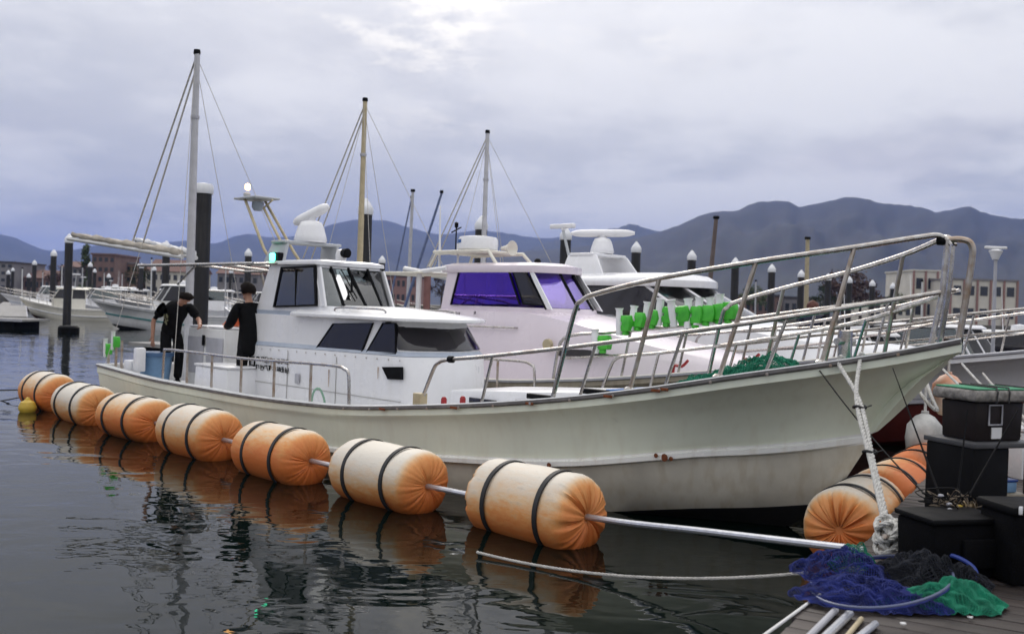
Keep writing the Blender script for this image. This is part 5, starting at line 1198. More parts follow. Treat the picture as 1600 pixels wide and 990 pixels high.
    for i, (px, py, r, m_, lb) in enumerate(((1452, 925, .02, M_WHITE2, 'small white tag lying at the left of the black netting'), (1410, 975, .012, M_WHITE2, 'tiny white scrap on the planks below the nets'), (1515, 965, .011, M_WHITE2, 'tiny white scrap right of the green net'), (1478, 868, .03, M_CREAM, 'cream glove scrap on the front of the black cooler'))):
        p = pz(px, py, .01); mb = MB(); mb.loft([[p + Vector((r * (a + .3 * rnd.random()), r * .7 * b, .004 * rnd.random() + k * .006)) for a, b in ((-1, -1), (0, -1.2), (1, -1), (1.2, 0), (1, 1), (0, 1.1), (-1, 1))] for k in (0, 1)], closed=True, cap=True); tag(mb.build('scrap', m_, smooth=0), lb, 'scrap')
tackle()

# ---- gear on the fishing boat's deck (things of their own)
def onb(x, v, z): return row(x, v, z)
def deck_gear():
    q = sv(238, 570, 1.0); e = empty('blue_tub', onb(q[0], .95, .435), YAW, 'blue plastic tub on the stern deck beside the bent-over person', 'tub')
    mb = MB(); mb.lathe([(.0, .01), (.20, 0), (.25, .46), (.275, .47), (.275, .50), (.245, .50), (.19, .03), (0, .03)], n=24); mb.build('body', M_BLUEPL, e)
    mb = MB(); mb.lathe([(.28, .47), (.285, .50), (.28, .53), (.0, .54)], n=24); mb.build('lid', mat('dark_blue_lid', (.06, .13, .26), .5), e)
    q0 = sv(305, 545, .35); q1 = sv(365, 545, .35); xm = (q0[0] + q1[0]) / 2; w = q1[0] - q0[0]
    e = empty('fish_well', onb(xm, .1, .43), YAW, 'pale grey fish well with lids between the two people', 'fish box')
    ht = sv(330, 512, .35)[1] - .43
    mb = MB(); mb.box((0, 0, ht / 2), (w, .8, ht), taper=.97); mb.build('body', M_WHITE2, e, bevel=.03)
    for k in (-1, 1):
        mb = MB(); mb.box((k * w / 4, -.40, ht * .55), (w * .42, .015, ht * .6)); mb.build('panel', M_GREYPL, e, bevel=.006)
        mb = MB(); mb.box((k * w / 4, 0, ht + .018), (w * .46, .74, .03)); mb.build('lid', M_WHITE, e, bevel=.01)
    mb = MB(); mb.box((-.02, -.42, ht * .8), (.05, .03, .16)); mb.build('latch', M_BLACK, e, bevel=.008)
    e2 = empty('net_heap', onb(xm + w * .22, .05, .43 + ht + .035), YAW, 'orange net and rope heap on the fish well lid', 'net')
    o = net_patch(heap_fn((0, 0, 0), .34, .26, .13, 2.7), 60, 18, .012, M_ORANGE, 'mesh', e2); o = net_patch(heap_fn((.02, 0, 0), .28, .22, .10, 5.7), 50, 14, .014, mat('pale_orange', (.70, .40, .25), .7), 'mesh', e2)
    q = sv(345, 590, 1.2); e = empty('deck_box', onb(sv(340, 590, 1.0)[0], .85, .43), YAW, 'low white deck box behind the side rail near the standing person', 'box')
    mb = MB(); mb.box((0, 0, .22), (.95, .55, .44), taper=.94); mb.build('body', M_WHITE, e, bevel=.03); mb = MB(); mb.box((0, 0, .455), (.93, .54, .03)); mb.build('lid', M_WHITE, e, bevel=.01)
    # green nets on the foredeck
    for i, (s, v, ax, ay, hh, sd) in enumerate(((1.75, .45, .55, .32, .12, 1.1), (1.45, .45, .45, .28, .16, 3.9), (1.9, .62, .5, .22, .07, 8.2))):
        c = row(-s, v, H1.gz(s) - .02)
        o = net_patch(heap_fn((0, 0, 0), ax, ay, hh, sd), 80, 22, .007, M_NETG, 'green_net'); o.location = c; o.rotation_euler = (0, -.2, YAW)
        tag(o, ('green fishing net spread thin on the foredeck behind the bow rail', 'green fishing net piled highest on the foredeck', 'green fishing net slumped against the starboard edge of the foredeck')[i], 'net', 'green nets on the foredeck')
    a, b = row(-2.75, .95, 1.12), row(-1.95, .80, 1.22)
    mb = MB(); mb.tube([a, b], .018, 8); tag(mb.build('boat_hook', mat('blue_pole', (.05, .18, .50), .4)), 'blue pole lying along the foredeck beside the green nets', 'pole')
    c = row(sv(497, 617, .9)[0], .95, .60); mb = MB(); rope_mesh(mb, smooth_path([c + Vector((-.05, 0, -.17)), c + Vector((-.02, 0, .1)), c + Vector((.06, -.02, .16)), c + Vector((.12, 0, .02)), c + Vector((.14, 0, -.17))], 5), .014, 3, n=5); tag(mb.build('rope_coil', mat('green_white_rope', (.30, .52, .38), .8)), 'short green and white rope loop leaning on the deckhouse wall', 'rope')
deck_gear()

# ================================================================== PEOPLE
def skin_obj(name, V, E, Rr, root, m, parent, sub=2):
    me = bpy.data.meshes.new(name); me.from_pydata([tuple(v) for v in V], E, []); o = bpy.data.objects.new(name + '_tmp', me); COL.objects.link(o)
    sm = o.modifiers.new('skin', 'SKIN'); sm.use_smooth_shade = True; sm.branch_smoothing = .5
    for i, r in enumerate(Rr):
        sv_ = me.skin_vertices[0].data[i]; sv_.radius = (r, r) if not isinstance(r, tuple) else r; sv_.use_root = (i == root); sv_.use_loose = False
    ss = o.modifiers.new('sub', 'SUBSURF'); ss.levels = sub; ss.render_levels = sub
    dg = bpy.context.evaluated_depsgraph_get(); dg.update(); ev = o.evaluated_get(dg)
    nm = bpy.data.meshes.new_from_object(ev); bpy.data.objects.remove(o); nm.name = name
    nm.materials.clear(); nm.materials.append(m); nm.polygons.foreach_set('use_smooth', [True] * len(nm.polygons))
    r = bpy.data.objects.new(name, nm); COL.objects.link(r); r.parent = parent; return r
def person(label, loc, rz, J, shirt_m, trouser_m, hair_m, sleeve='short', coat=False, print_=False, cap_m=None):
    P = empty('person', loc, rz, label, 'person')
    Vv = []; Ee = []; Rr = []
    def add(p, r, par=None):
        Vv.append(Vector(p)); Rr.append(r)
        if par is not None: Ee.append((par, len(Vv) - 1))
        return len(Vv) - 1
    pel = add(J['pelvis'], .075); ch = Vector(J['chest']); pe = Vector(J['pelvis']); nk = Vector(J['neck']); hd = Vector(J['head']); fw = Vector(J['face']).normalized()
    wst = add(pe.lerp(ch, .5), .065, pel); cc = add(ch, .07, wst); n1 = add(nk, .055, cc)
    upv = (hd - nk).normalized()
    h1 = add(hd - upv * .035 + fw * .012, .070, n1); h2 = add(hd + upv * .045, .088, h1); h3 = add(hd + upv * .105, .060, h2)
    add(hd - upv * .01 + fw * .098, .014, h1)                     # nose
    sidev = fw.cross(upv).normalized()
    for sg, s in (('L', 1), ('R', -1)):
        add(hd + sidev * s * .083 - upv * .005, .016, h2)          # ears
        sh = add(J['sh' + sg], .034, cc); el = add(J['el' + sg], .038, sh); wr = add(J['wr' + sg], .030, el)
        d = (Vector(J['wr' + sg]) - Vector(J['el' + sg])).normalized(); pal = Vector(J['wr' + sg]) + d * .07; pa = add(pal, .030, wr)
        sd = d.orthogonal().normalized(); bd = d.cross(sd)
        for q, ln in ((-1.5, .060), (-.5, .075), (.5, .070), (1.5, .055)):
            k = add(pal + d * .035 + sd * q * .017, .0095, pa); k2 = add(pal + d * (.035 + ln * .55) + sd * q * .018 + bd * .012, .0085, k); add(pal + d * (.03 + ln * .85) + sd * q * .018 + bd * .035, .0075, k2)
        th = add(Vector(J['wr' + sg]) + d * .03 + sd * .035, .011, wr); add(Vector(J['wr' + sg]) + d * .075 + sd * .052 + bd * .015, .0095, th)
        hp = add(J['hip' + sg], .05, pel); kn = add(J['kn' + sg], .045, hp); an = add(J['an' + sg], .036, kn); f = Vector((fw.x, fw.y, 0)).normalized(); add(Vector(J['an' + sg]) + f * .14 - Vector((0, 0, .045)), .035, an)
    body = skin_obj('body', Vv, Ee, Rr, pel, M_SKIN, P); bme = body.data; bme.materials.append(shirt_m); bme.materials.append(trouser_m)
    def dseg(p, a, b):
        a, b = Vector(a), Vector(b); ab = b - a; t = max(0, min(1, (p - a).dot(ab) / max(1e-9, ab.length_squared))); return (p - a - ab * t).length
    segs = [(J['pelvis'], J['chest'], 1), (J['chest'], Vector(J['chest']).lerp(Vector(J['neck']), .7), 1), (Vector(J['chest']).lerp(Vector(J['neck']), .9), hd + upv * .1, 0)]
    for sg in 'LR':
        w_ = Vector(J['wr' + sg]); d_ = (w_ - Vector(J['el' + sg])).normalized()
        segs += [(J['chest'], J['sh' + sg], 1), (J['sh' + sg], Vector(J['sh' + sg]).lerp(Vector(J['el' + sg]), .8), 1), (Vector(J['sh' + sg]).lerp(Vector(J['el' + sg]), .85), w_, 1 if sleeve != 'short' else 0), (w_ + d_ * .02, w_ + d_ * .14, 0), (J['hip' + sg], J['kn' + sg], 2), (J['kn' + sg], J['an' + sg], 2), (J['pelvis'], J['hip' + sg], 2)]
    for f in bme.polygons:
        c_ = f.center; f.material_index = min(segs, key=lambda q: dseg(c_, q[0], q[1]))[2]
    # clothes a little larger than the body
    def chain(name, m, pts, edges, rad): return skin_obj(name, pts, edges, rad, 0, m, P)
    k = .72 if sleeve == 'short' else .97
    pts = [pe + Vector((0, 0, -.06 if not coat else -.30)), pe.lerp(ch, .15), pe.lerp(ch, .55), ch, ch.lerp(nk, .75)]; rad = [.17 if not coat else .19, .16, .155, .175, .10]; ed = [(0, 1), (1, 2), (2, 3), (3, 4)]
    for sg in 'LR':
        s_, e_, w_ = Vector(J['sh' + sg]), Vector(J['el' + sg]), Vector(J['wr' + sg]); b = len(pts)
        pts += [s_, s_.lerp(e_, k if sleeve == 'short' else 1.0)]; rad += [.095, .072]; ed += [(3, b), (b, b + 1)]
        if sleeve != 'short': pts.append(e_.lerp(w_, .95)); rad.append(.050); ed.append((b + 1, b + 2))
    chain('shirt' if not coat else 'coat', shirt_m, pts, ed, rad)
    pts = [pe + Vector((0, 0, .06)), pe]; rad = [.135, .145]; ed = [(0, 1)]
    for sg in 'LR':
        b = len(pts); h_, k_, a_ = Vector(J['hip' + sg]), Vector(J['kn' + sg]), Vector(J['an' + sg]); pts += [h_, k_, k_.lerp(a_, .95)]; rad += [.10, .080, .065]; ed += [(1, b), (b, b + 1), (b + 1, b + 2)]
    chain('trousers', trouser_m, pts, ed, rad)
    for sg in 'LR':
        a_ = Vector(J['an' + sg]); f = Vector((fw.x, fw.y, 0)).normalized(); mb = MB(); rows = []
        for t, w, z in ((-.07, .02, .05), (-.06, .042, .09), (.0, .048, .10), (.08, .046, .06), (.16, .045, .045), (.20, .025, .03)):
            c = Vector((a_.x, a_.y, 0)) + f * t; sd = Vector((-f.y, f.x, 0)); rows.append([c + sd * w, c + sd * w * .9 + Vector((0, 0, z)), c - sd * w * .9 + Vector((0, 0, z)), c - sd * w])
        mb.loft(rows, closed=True, cap=True); mb.build('shoe', M_RUBBER, P, smooth=60)
    # hair: a tousled cap over crown and back
    mb = MB(); rows = []
    for i in range(9):
        th = i / 8 * math.pi * .70; ring = []
        for j in range(20):
            a = 2 * math.pi * j / 20; dirn = upv * math.cos(th) + (fw * math.cos(a) + sidev * math.sin(a)) * math.sin(th)
            cut = 1 - .45 * max(0.0, math.cos(a)) ** .6 * max(0.0, min(1.0, (th - .85) / .5))
            r = (.116 + .022 * fnoise(dirn.x * 11 + 3, dirn.y * 11, dirn.z * 11)) * cut
            ring.append(hd + upv * .045 - fw * .012 + dirn * r)
        rows.append(ring)
    mb.loft(rows, closed=True, cap=True); mb.build('hair', hair_m, P, smooth=70)
    if print_:
        n_ = Vector(print_[1]).normalized(); c = Vector(print_[0]); u = n_.cross(Vector((0, 0, 1))).normalized(); w = u.cross(n_); mb = MB(); rnd = random.Random(2)
        for k_ in range(16):
            p = c + u * rnd.uniform(-.05, .05) + w * rnd.uniform(-.08, .08); mb.lathe([(0, -.012), (rnd.uniform(.012, .026), 0), (0, .012)], p, n=7, mat3=n_.to_track_quat('Z', 'Y').to_matrix())
        tag(mb.build('print', M_PRINT, P), kind='stuff')
    return P
DK = .432
J1 = dict(pelvis=(-.05, 0, .86), chest=(.13, 0, 1.19), neck=(.26, 0, 1.33), head=(.38, 0, 1.37), face=(.70, -.12, -.70),
          shL=(.16, .19, 1.26), elL=(.40, .24, 1.04), wrL=(.60, .14, .97), shR=(.13, -.20, 1.25), elR=(-.06, -.28, 1.02), wrR=(-.06, -.28, .77),
          hipL=(0, .10, .80), knL=(.03, .11, .44), anL=(-.02, .12, .09), hipR=(0, -.10, .80), knR=(.04, -.11, .44), anR=(-.0, -.12, .09))
x1 = sv(266, 520, .70)[0]
p1 = person('person in black shirt bending over work at the stern of the big fishing boat', row(x1 + .16, .75, DK), YAW, J1, M_CLOTH, M_CLOTH, M_HAIR, 'short', print_=((.13, -.172, 1.04), (.1, -1, 0)))
J2 = dict(pelvis=(0, 0, .88), chest=(.02, 0, 1.22), neck=(.05, 0, 1.40), head=(.085, 0, 1.49), face=(1, .1, -.25),
          shL=(.02, .19, 1.30), elL=(.12, .24, 1.05), wrL=(.36, .16, 1.0), shR=(.02, -.19, 1.30), elR=(.10, -.25, 1.05), wrR=(.34, -.16, 1.0),
          hipL=(0, .09, .82), knL=(.02, .10, .45), anL=(-.02, .11, .09), hipR=(0, -.09, .82), knR=(.02, -.10, .45), anR=(-.02, -.11, .09))
x2 = sv(386, 520, .62)[0]
p2 = person('person in long dark coat standing against the back of the deckhouse, facing the stern', row(x2 + .14, .66, DK), YAW + math.pi, J2, M_CLOTH, M_CLOTH, M_HAIR, 'long', coat=True)

# ================================================================== PILES
mb = MB(); mb.lathe([(.225, 0), (.225, 6.75)], (0, 0, -2), n=24); o = mb.build('shaft', M_PILE, None, smooth=40); COL.objects.unlink(o); pile_me = o.data
mb = MB(); mb.lathe([(.20, -.05), (.245, -.05), (.25, 0), (.25, .16), (.21, .24), (.10, .40), (.03, .48), (.0, .49)], (0, 0, 4.75), n=24); o = mb.build('cap', M_CAP, None, smooth=30); COL.objects.unlink(o); cap_me = o.data
mb = MB(); mb.lathe([(.225, 0), (.225, 6.75)], (0, 0, -2), n=24)
mb = MB(); mb.lathe([(.19, -.05), (.262, -.05), (.27, 0), (.27, .14), (.23, .22), (0, .26)], (0, 0, 4.75), n=24); o = mb.build('cap', M_CAP, None, smooth=30); COL.objects.unlink(o); flat_me = o.data
def pile(loc, label, flat=False, sc=1.0):
    e = empty('mooring_pile', loc, random.uniform(0, 6), label, 'pile', 'black mooring piles'); e.scale = (sc, sc, 1)
    for nm, me in (('shaft', pile_me), ('cap', flat_me if flat else cap_me)):
        c = bpy.data.objects.new(nm, me); COL.objects.link(c); c.parent = e
row_px = [(318, 300), (571, 333), (752, 357), (884, 373), (994, 393), (1081, 405), (1149, 415), (1206, 424), (1252, 432), (1294, 437), (1327, 441), (1363, 446), (1395, 450)]
ROWL = ['thick black mooring pile with low white cap behind the two people', 'black pile right behind the tan mast', 'black pile behind the grey mast above the radar dome', 'black pile behind the leaning light mast of the white cruiser']
PR = []
for i, (px, py) in enumerate(row_px):
    d = ray(px, py); t = (4.75 - CAM_H) / d.z; p = CAMP + d * t; PR.append(p)
    lb = ROWL[i] if i < 4 else ORD[i - 4] + ' pointed black pile to the right of the white cruiser, seen through the bow rails'
    pile((p.x, p.y, 0), lb, i == 0)
left_px = [(108, 378), (84, 399), (54, 413), (20, 423), (260, 388), (388, 399), (141, 416), (221, 418), (597, 410), (148, 425), (170, 433), (241, 422), (361, 426), (13, 428), (45, 433)]
LL = ['tallest pointed black pile at the far left, standing in the water', 'second tallest black pile at the far left beside the tallest', 'thin black pile third from the tallest at the far left', 'black pile near the left edge of the picture', 'distant black pile showing above the furled sail', 'distant black pile above the head of the standing person', 'small far pile left of the furled sail by the brick building', 'small far pile below the furled sail', 'far pile between wheelhouse and lilac boat', 'tiny far pile just right of the tallest left piles', 'tiny far pile above the white boat on the left', 'tiny far pile behind the awning frame', 'tiny far pile left of the standing person', 'tiny far pile at the left edge, behind the leftmost one', 'tiny far pile between the two left edge piles']
for (px, py), lb in zip(left_px, LL):
    d = ray(px, py); t = (4.75 - CAM_H) / d.z; p = CAMP + d * t
    sc = 1.0
    if p.y > 150: q = at_d(px, py, 120); p = q
    pile((p.x, p.y, 0 if p.y < 119 else p.z - 4.75), lb)
# floating pontoons the piles stand in
def pontoon(a, b, w, label_side=1, name='pontoon'):
    a, b = Vector(a), Vector(b); L = (b - a).length; c = (a + b) / 2
    e = tag(bpy.data.objects.new(name, None), kind='structure'); COL.objects.link(e); e.location = c; e.rotation_euler = (0, 0, math.atan2(b.y - a.y, b.x - a.x))
    mb = MB(); mb.box((0, 0, .42), (L, w, .10)); mb.build('deck', M_CONC, e)
    k = max(2, int(L / 3.2)); src = None
    for i in range(k):
        if src is None: mb = MB(); mb.box((0, 0, .10), (2.4, w * .9, .54)); src = mb.build('tank', M_BLACK, e); src.location = (-L / 2 + (i + .5) * L / k, 0, 0)
        else: inst(src, e).location = (-L / 2 + (i + .5) * L / k, 0, 0)
    mb = MB(); mb.box((0, -w / 2 - .03, .42), (L, .06, .12)); mb.build('fender_strip', M_GREYPL, e)
n_ = (PR[8] - PR[0]); n_.z = 0; n_.normalize(); pn = Vector((n_.y, -n_.x, 0))
pontoon(Vector((PR[0].x, PR[0].y, 0)) - n_ * .6 - pn * 1.3, Vector((PR[8].x, PR[8].y, 0)) + n_ * 30 - pn * 1.3, 2.2)
pontoon((-64, 50, 0), (-23.0, 46.5, 0), 2.4); pontoon((-26.5, 50, 0), (-56, 108, 0), 2.2); pontoon((-40, 96, 0), (60, 120, 0), 2.5)
mb = MB(); c = at_d(107, 525, 44); mb.lathe([(.0, -.4), (.42, -.4), (.46, -.1), (.46, .22), (.38, .30), (0, .32)], (c.x, 44, 0), n=24); tag(mb.build('mooring_drum', M_BLACK), 'round black mooring drum floating before the tallest left pile', 'buoy')

# ================================================================== OTHER BOATS
def day_boat(var, label, loc, rz, sc=1.0):
    B = empty('moored_boat', loc, rz, label, 'boat', None); B.scale = (sc, sc, sc)
    rnd = random.Random(var * 17 + 3)
    L = 8.6; h = mk_hull(L, .82, .72, .30)
    top = (M_WHITE, M_WHITE2, M_CREAM, M_WHITE)[var % 4]; strip = (M_GREYB, mat('teal_stripe', (.03, .22, .22), .4), M_WHITE, mat('navy_stripe', (.02, .03, .09), .4))[var % 4]
    h.mesh('hull', [top, strip, top, M_ANTIF if var % 2 else M_REDF], B); rub_rail(h, B, M_GREYPL, top)
    deck(h, B, lambda s: h.gz(s) - .06 if s < 4 else .55, [M_WHITE2, M_WHITE2])
    xr, xf = -6.0 + .5 * (var % 3), -3.5; hw = .85; zb = .55; zk = 1.55; zt = 2.25 + .1 * (var % 2)
    bot = front_plan(xr, xf + .3, hw, .3, .15); kn = front_plan(xr, xf + .2, hw, .28, .15); tp = front_plan(xr, xf - .25, hw - .08, .2, .15)
    mb = MB(); plan_house(mb, bot, zb, kn, zk); cab = mb.build('cabin', top, B, smooth=40)
    n = len(kn)
    def wl(i, t): return LV(kn[i][0], kn[i][1], zk).lerp(LV(tp[i][0], tp[i][1], zt), t)
    gl = (M_TEALG, M_DGLASS, M_DGLASS, M_TEALG)[var % 4]
    mb = MB(); plan_house(mb, [(x * .995, v * .97) for x, v in kn], zk + .001, [(x * .995, v * .97) for x, v in tp], zt - .001); mb.build('cabin_core', M_INT, cab, smooth=40)
    for a_, b_ in ((0, 1), (2, 5), (5, 7), (7, 9), (9, 12), (13, 14)):
        ids = range(a_, b_ + 1); mb = MB(); s_ = Vector((-.02, 0, 0)) if 1 < a_ < 13 else Vector((0, .02 if a_ == 0 else -.02, 0)); o1 = [wl(i, .06) for i in ids]; o2 = [wl(i, .94) for i in ids]
        mb.loft([o1, o2, [p + s_ for p in o2], [p + s_ for p in o1], o1]); mb.build('window', gl, cab, smooth=60)
    for i in (0, 1, 5, 9, 13, 14):
        mb = MB(); mb.tube([wl(i, 0), wl(i, 1)], .035, 6); mb.build('window_post', top, cab)
    rp = [(x + (.18 if x > -4.5 else -.3), v * 1.1) for x, v in tp]; cx = (xr + xf) / 2
    mb = MB(); mb.loft([[LV(x, v * .97, zt - .02) for x, v in rp], [LV(x, v, zt + .02) for x, v in rp], [LV(cx + (x - cx) * .9, v * .88, zt + .10) for x, v in rp]], closed=True, cap=True); mb.build('roof', top, B, smooth=45)
    pulpit(h, B, 3.6, .55, sts=(.5, 1.3, 2.2, 3.0))
    if var % 2 == 0:
        mb = MB(); mb.tube([LV(xr + .5, .2, zt + .08), LV(xr + .4, .2, zt + 1.1)], .03, 8); am = mb.build('light_mast', M_GREYM, B); mb = MB(); mb.box(LV(xr + .4, .2, zt + 1.15), (.14, .9, .10)); mb.build('scanner', M_WHITE, am, bevel=.03)
    else:
        mb = MB(); mb.lathe([(0, 0), (.26, 0), (.28, .04), (.27, .18), (0, .23)], LV(cx, 0, zt + .10), n=20); mb.build('radar_dome', M_WHITE, B)
        mb = MB(); mb.tube([LV(xr + .3, -.5, zt + .05), LV(xr + .2, -.5, zt + 1.6)], [.016, .006], 6); mb.build('antenna', M_WHITE, B)
    if var % 3 == 1:
        for sd in (1, -1):
            f = MB(); f.tube([LV(-L + .3, .8 * sd, .7), LV(-L + .3, .75 * sd, 2.1), LV(xr - .1, .75 * sd, 2.2)], .025, 6); f.build('awning_frame', M_STEEL, B)
        f = MB(); f.box(LV((-L + .3 + xr) / 2, 0, 2.17), (xr + L - .4, 1.5, .03), (0, -.03, 0)); f.build('awning', M_WHITE2, B)
    else:
        mb = MB(); mb.box(LV(-L + .15, 0, .85), (.35, .45, .55)); mb.box(LV(-L - .05, 0, .55), (.15, .2, .9)); mb.build('outboard', M_BLACK if var % 2 else M_WHITE, B, bevel=.06)
    return B
def wpos(px, d): p = at_d(px, 480, d); return (p.x, d, 0)
rowb = [(1, -2.6, -10.6, .66, 'low white boat with stern awning just right of the white cruiser, behind the bow rails'), (3, -1.9, -14.2, .74, 'white boat with navy stripe and teal glass, second beyond the white cruiser'), (1, -1.6, -17.8, .70, 'white boat with dark glass, third beyond the white cruiser'), (2, -2.0, -21.6, .66, 'cream boat, fourth beyond the white cruiser'), (3, -1.5, -25.6, .70, 'white boat, fifth beyond the white cruiser near the right edge'), (1, -2.0, -30, .7, 'farthest white boat of the right-hand row')]
for var, x, v, s, lb in rowb: day_boat(var, lb, row(x, v), YAW + random.uniform(-.03, .03), s)
lf = [(1, 142, 50, R_(200), 1.0, 'white cabin boat with dark doorway at the left, bow pointing left'),
      (0, 352, 44, R_(150), .9, 'white boat behind the fish well, between the two people'),
      (2, 30, 66, R_(170), .9, 'cream boat behind the left pontoon near the picture edge'),
      (3, 76, 74, R_(190), .9, 'white boat behind the second tallest left pile'),
      (0, 176, 72, R_(215), 1.0, 'small white boat with teal glass above the left cabin boat'),
      (1, 118, 88, R_(160), 1.0, 'far white boat between the tallest left pile and the brick building'),
      (3, 240, 78, R_(185), 1.0, 'far white boat behind the bent-over person'),
      (0, 0, 88, R_(200), 1.0, 'far white boat cut by the left picture edge'),
      (2, 60, 98, R_(175), 1.0, 'far cream boat in the second row on the left'),
      (1, 335, 86, R_(190), 1.0, 'far white boat behind the thick pile'),
      (3, 620, 62, R_(185), 1.0, 'far white boat between the wheelhouse and the lilac boat')]
lf += [(0, 100, 118, R_(180), 1.0, 'tiny far boat right of the tallest left pile, in the last row'), (3, 150, 112, R_(170), 1.0, 'tiny far boat under the brick-red building'), (1, 195, 100, R_(195), 1.0, 'tiny far boat left of the furled sail bag'), (2, 20, 122, R_(185), 1.0, 'tiny far cream boat near the left edge, in the last row'), (3, 280, 104, R_(180), 1.0, 'tiny far boat above the bent-over head'), (1, 405, 96, R_(190), 1.0, 'tiny far boat beside the wheelhouse back corner')]
for var, px, d, rz, s, lb in lf: day_boat(var, lb, wpos(px, d), rz, s)
# bare masts and poles beyond
def far_mast(px0, py0, px1, py1, d, r, m, lb, base=0.0):
    a = at_d(px0, py0, d); b = at_d(px1, py1, d); a2 = b + (a - b) * ((b.z + .5) / (b.z - a.z))
    e = empty('mast', (a2.x, a2.y, a2.z), 0, lb, 'mast')
    mb = MB(); mb.tube([(0, 0, 0), b - a2], [r, r * .7], 10); mb.build('spar', m, e)
    mb = MB(); mb.lathe([(r * .9, 0), (r * 1.2, .05), (r, .12), (0, .13)], b - a2, n=10); mb.build('cap', M_BLACK, e)
    return e
far_mast(640, 410, 645, 300, 42, .09, M_GREYMAST, 'short grey mast between the tan mast and the lilac boat')
far_mast(655, 410, 690, 302, 40, .07, mat('blue_grey_spar', (.12, .16, .30), .6), 'leaning blue-grey spar left of the lilac boat')
far_mast(622, 410, 643, 310, 42.3, .045, mat('blue_grey_spar', (.12, .16, .30), .6), 'thin blue stay spar leaning on the short grey mast')
for i_, (px_, py_, d_) in enumerate(((34, 420, 80), (66, 425, 100), (96, 415, 95), (128, 418, 90), (162, 426, 110), (190, 428, 100), (236, 405, 70), (352, 415, 75), (1010, 430, 60), (1180, 440, 60), (1440, 440, 55))):
    far_mast(px_, py_ + 50, px_ + 1, py_, d_, .06, M_GREYMAST if i_ % 2 else M_WHITE2, ('thin far mast at the left edge', 'thin far mast left of the second tallest pile', 'thin far mast between the two tallest left piles', 'thin far mast right of the tallest left pile', 'thin far mast in front of the brick-red building', 'thin far mast under the end of the furled sail', 'thin far mast behind the awning frame', 'thin far mast between thick pile and standing person', 'thin far mast behind the hardtop of the white cruiser', 'thin far mast right of the leaning brown pole', 'thin far mast before the pale red-striped building')[i_])
far_mast(1108, 455, 1119, 342, 40, .12, mat('brown_spar', (.16, .12, .11), .7), 'leaning brown pole in front of the dark mountain')
far_mast(1260, 460, 1262, 374, 45, .13, M_TANMAST, 'upright tan pole in front of the dark mountain')
far_mast(1552, 520, 1556, 400, 20, .045, M_GREYPL, 'slim grey pole with a radar bar near the right edge')
p = at_d(1556, 389, 20); e = empty('radar', p, 0, 'white radar bar on the slim grey pole near the right edge', 'radar'); mb = MB(); mb.lathe([(.06, -.22), (.10, -.12), (.14, -.04), (.05, 0)], n=16); mb.build('pedestal', M_WHITE, e); mb = MB(); mb.box((0, 0, .03), (.46, .07, .055)); mb.build('scanner', M_WHITE, e, bevel=.02)
# third person far off on the moored boats
x3, z3 = sv(1268, 520, -10.0)
J3 = dict(J2); J3.update(elL=(.16, .22, 1.06), wrL=(.30, .05, .95), elR=(.16, -.22, 1.06), wrR=(.30, -.05, .95))
person('small distant person in dark top on a boat, seen through the right bow rails', row(x3, -10.0, .55), YAW + 2.0, J3, mat('navy_cloth', (.015, .018, .04), .9), mat('navy_cloth', (.015, .018, .04), .9), mat('auburn_hair', (.10, .03, .02), .7), 'short')

# ================================================================== TOWN, TREES
M_BWIN = mat('building_glass', (.03, .035, .045), .15)
def building(px0, px1, ytop, d, depth, wall, roof_m, label, rows=2, cols=4, name='building', stripes=None, gable=False):
    a = at_d(px0, ytop, d); b = at_d(px1, ytop, d); w = b.x - a.x; zt = a.z * .5 + b.z * .5; zb = 1.6; H = max(2.0, zt - zb)
    e = empty(name, ((a.x + b.x) / 2, d, zb), 0, label, 'building')
    mb = MB(); mb.box((0, depth / 2, H / 2), (w, depth, H)); mb.build('wall', wall, e)
    if gable:
        mb = MB(); mb.prism([(-w / 2 - .4, -.5, H), (-w / 2 - .4, depth + .5, H), (-w / 2 - .4, depth / 2, H + min(depth, w) * .28)], (w + .8, 0, 0)); mb.build('roof', roof_m, e, smooth=0)
    else:
        mb = MB(); mb.box((0, depth / 2, H + .15), (w + .5, depth + .5, .35)); mb.build('roof', roof_m, e)
    ww, wh = w / cols * .55, H / rows * .42; src = None
    for r in range(rows):
        for c in range(cols):
            p = (-w / 2 + (c + .5) * w / cols, -.02, (r + .52) * H / rows)
            if src is None: mb = MB(); mb.box((0, 0, 0), (ww, .12, wh)); src = mb.build('window', M_BWIN, e); src.location = p
            else: inst(src, e).location = p
    if stripes:
        for c in range(cols + 1):
            mb = MB(); mb.box((-w / 2 + c * w / cols, -.10, H / 2), (.40, .35, H + .1)); mb.build('pilaster', stripes, e)
    return e
M_BW = mat('pale_render', (.62, .59, .52), .9, var=.08, scale=.4); M_BR = mat('red_brown_brick', (.20, .13, .115), .9, var=.15, scale=.6); M_ROOFR = mat('red_roof', (.15, .075, .06), .8); M_BG = mat('grey_render', (.22, .21, .22), .9, var=.1, scale=.3); M_PIL = mat('faded_red_pilaster', (.30, .17, .15), .8); M_DRK = mat('dark_roof', (.07, .065, .07), .8)
building(1428, 1484, 424, 215, 16, M_BW, M_BW, 'pale building with red pilasters behind the top of the bow rails', 2, 3, stripes=M_PIL)
building(1486, 1590, 438, 205, 14, M_BW, M_BG, 'long pale building with red pilasters at the right edge', 2, 5, stripes=M_PIL)
building(144, 180, 398, 215, 14, M_BR, M_BR, 'tall brick-red building left of the furled sail', 4, 4)
building(181, 214, 412, 222, 14, mat('tan_brick', (.30, .20, .15), .9), M_BG, 'tan building behind the furled sail', 3, 4)
building(95, 131, 417, 225, 14, M_BG, M_ROOFR, 'grey building with red roof beside the tallest left pile', 3, 4, gable=True)
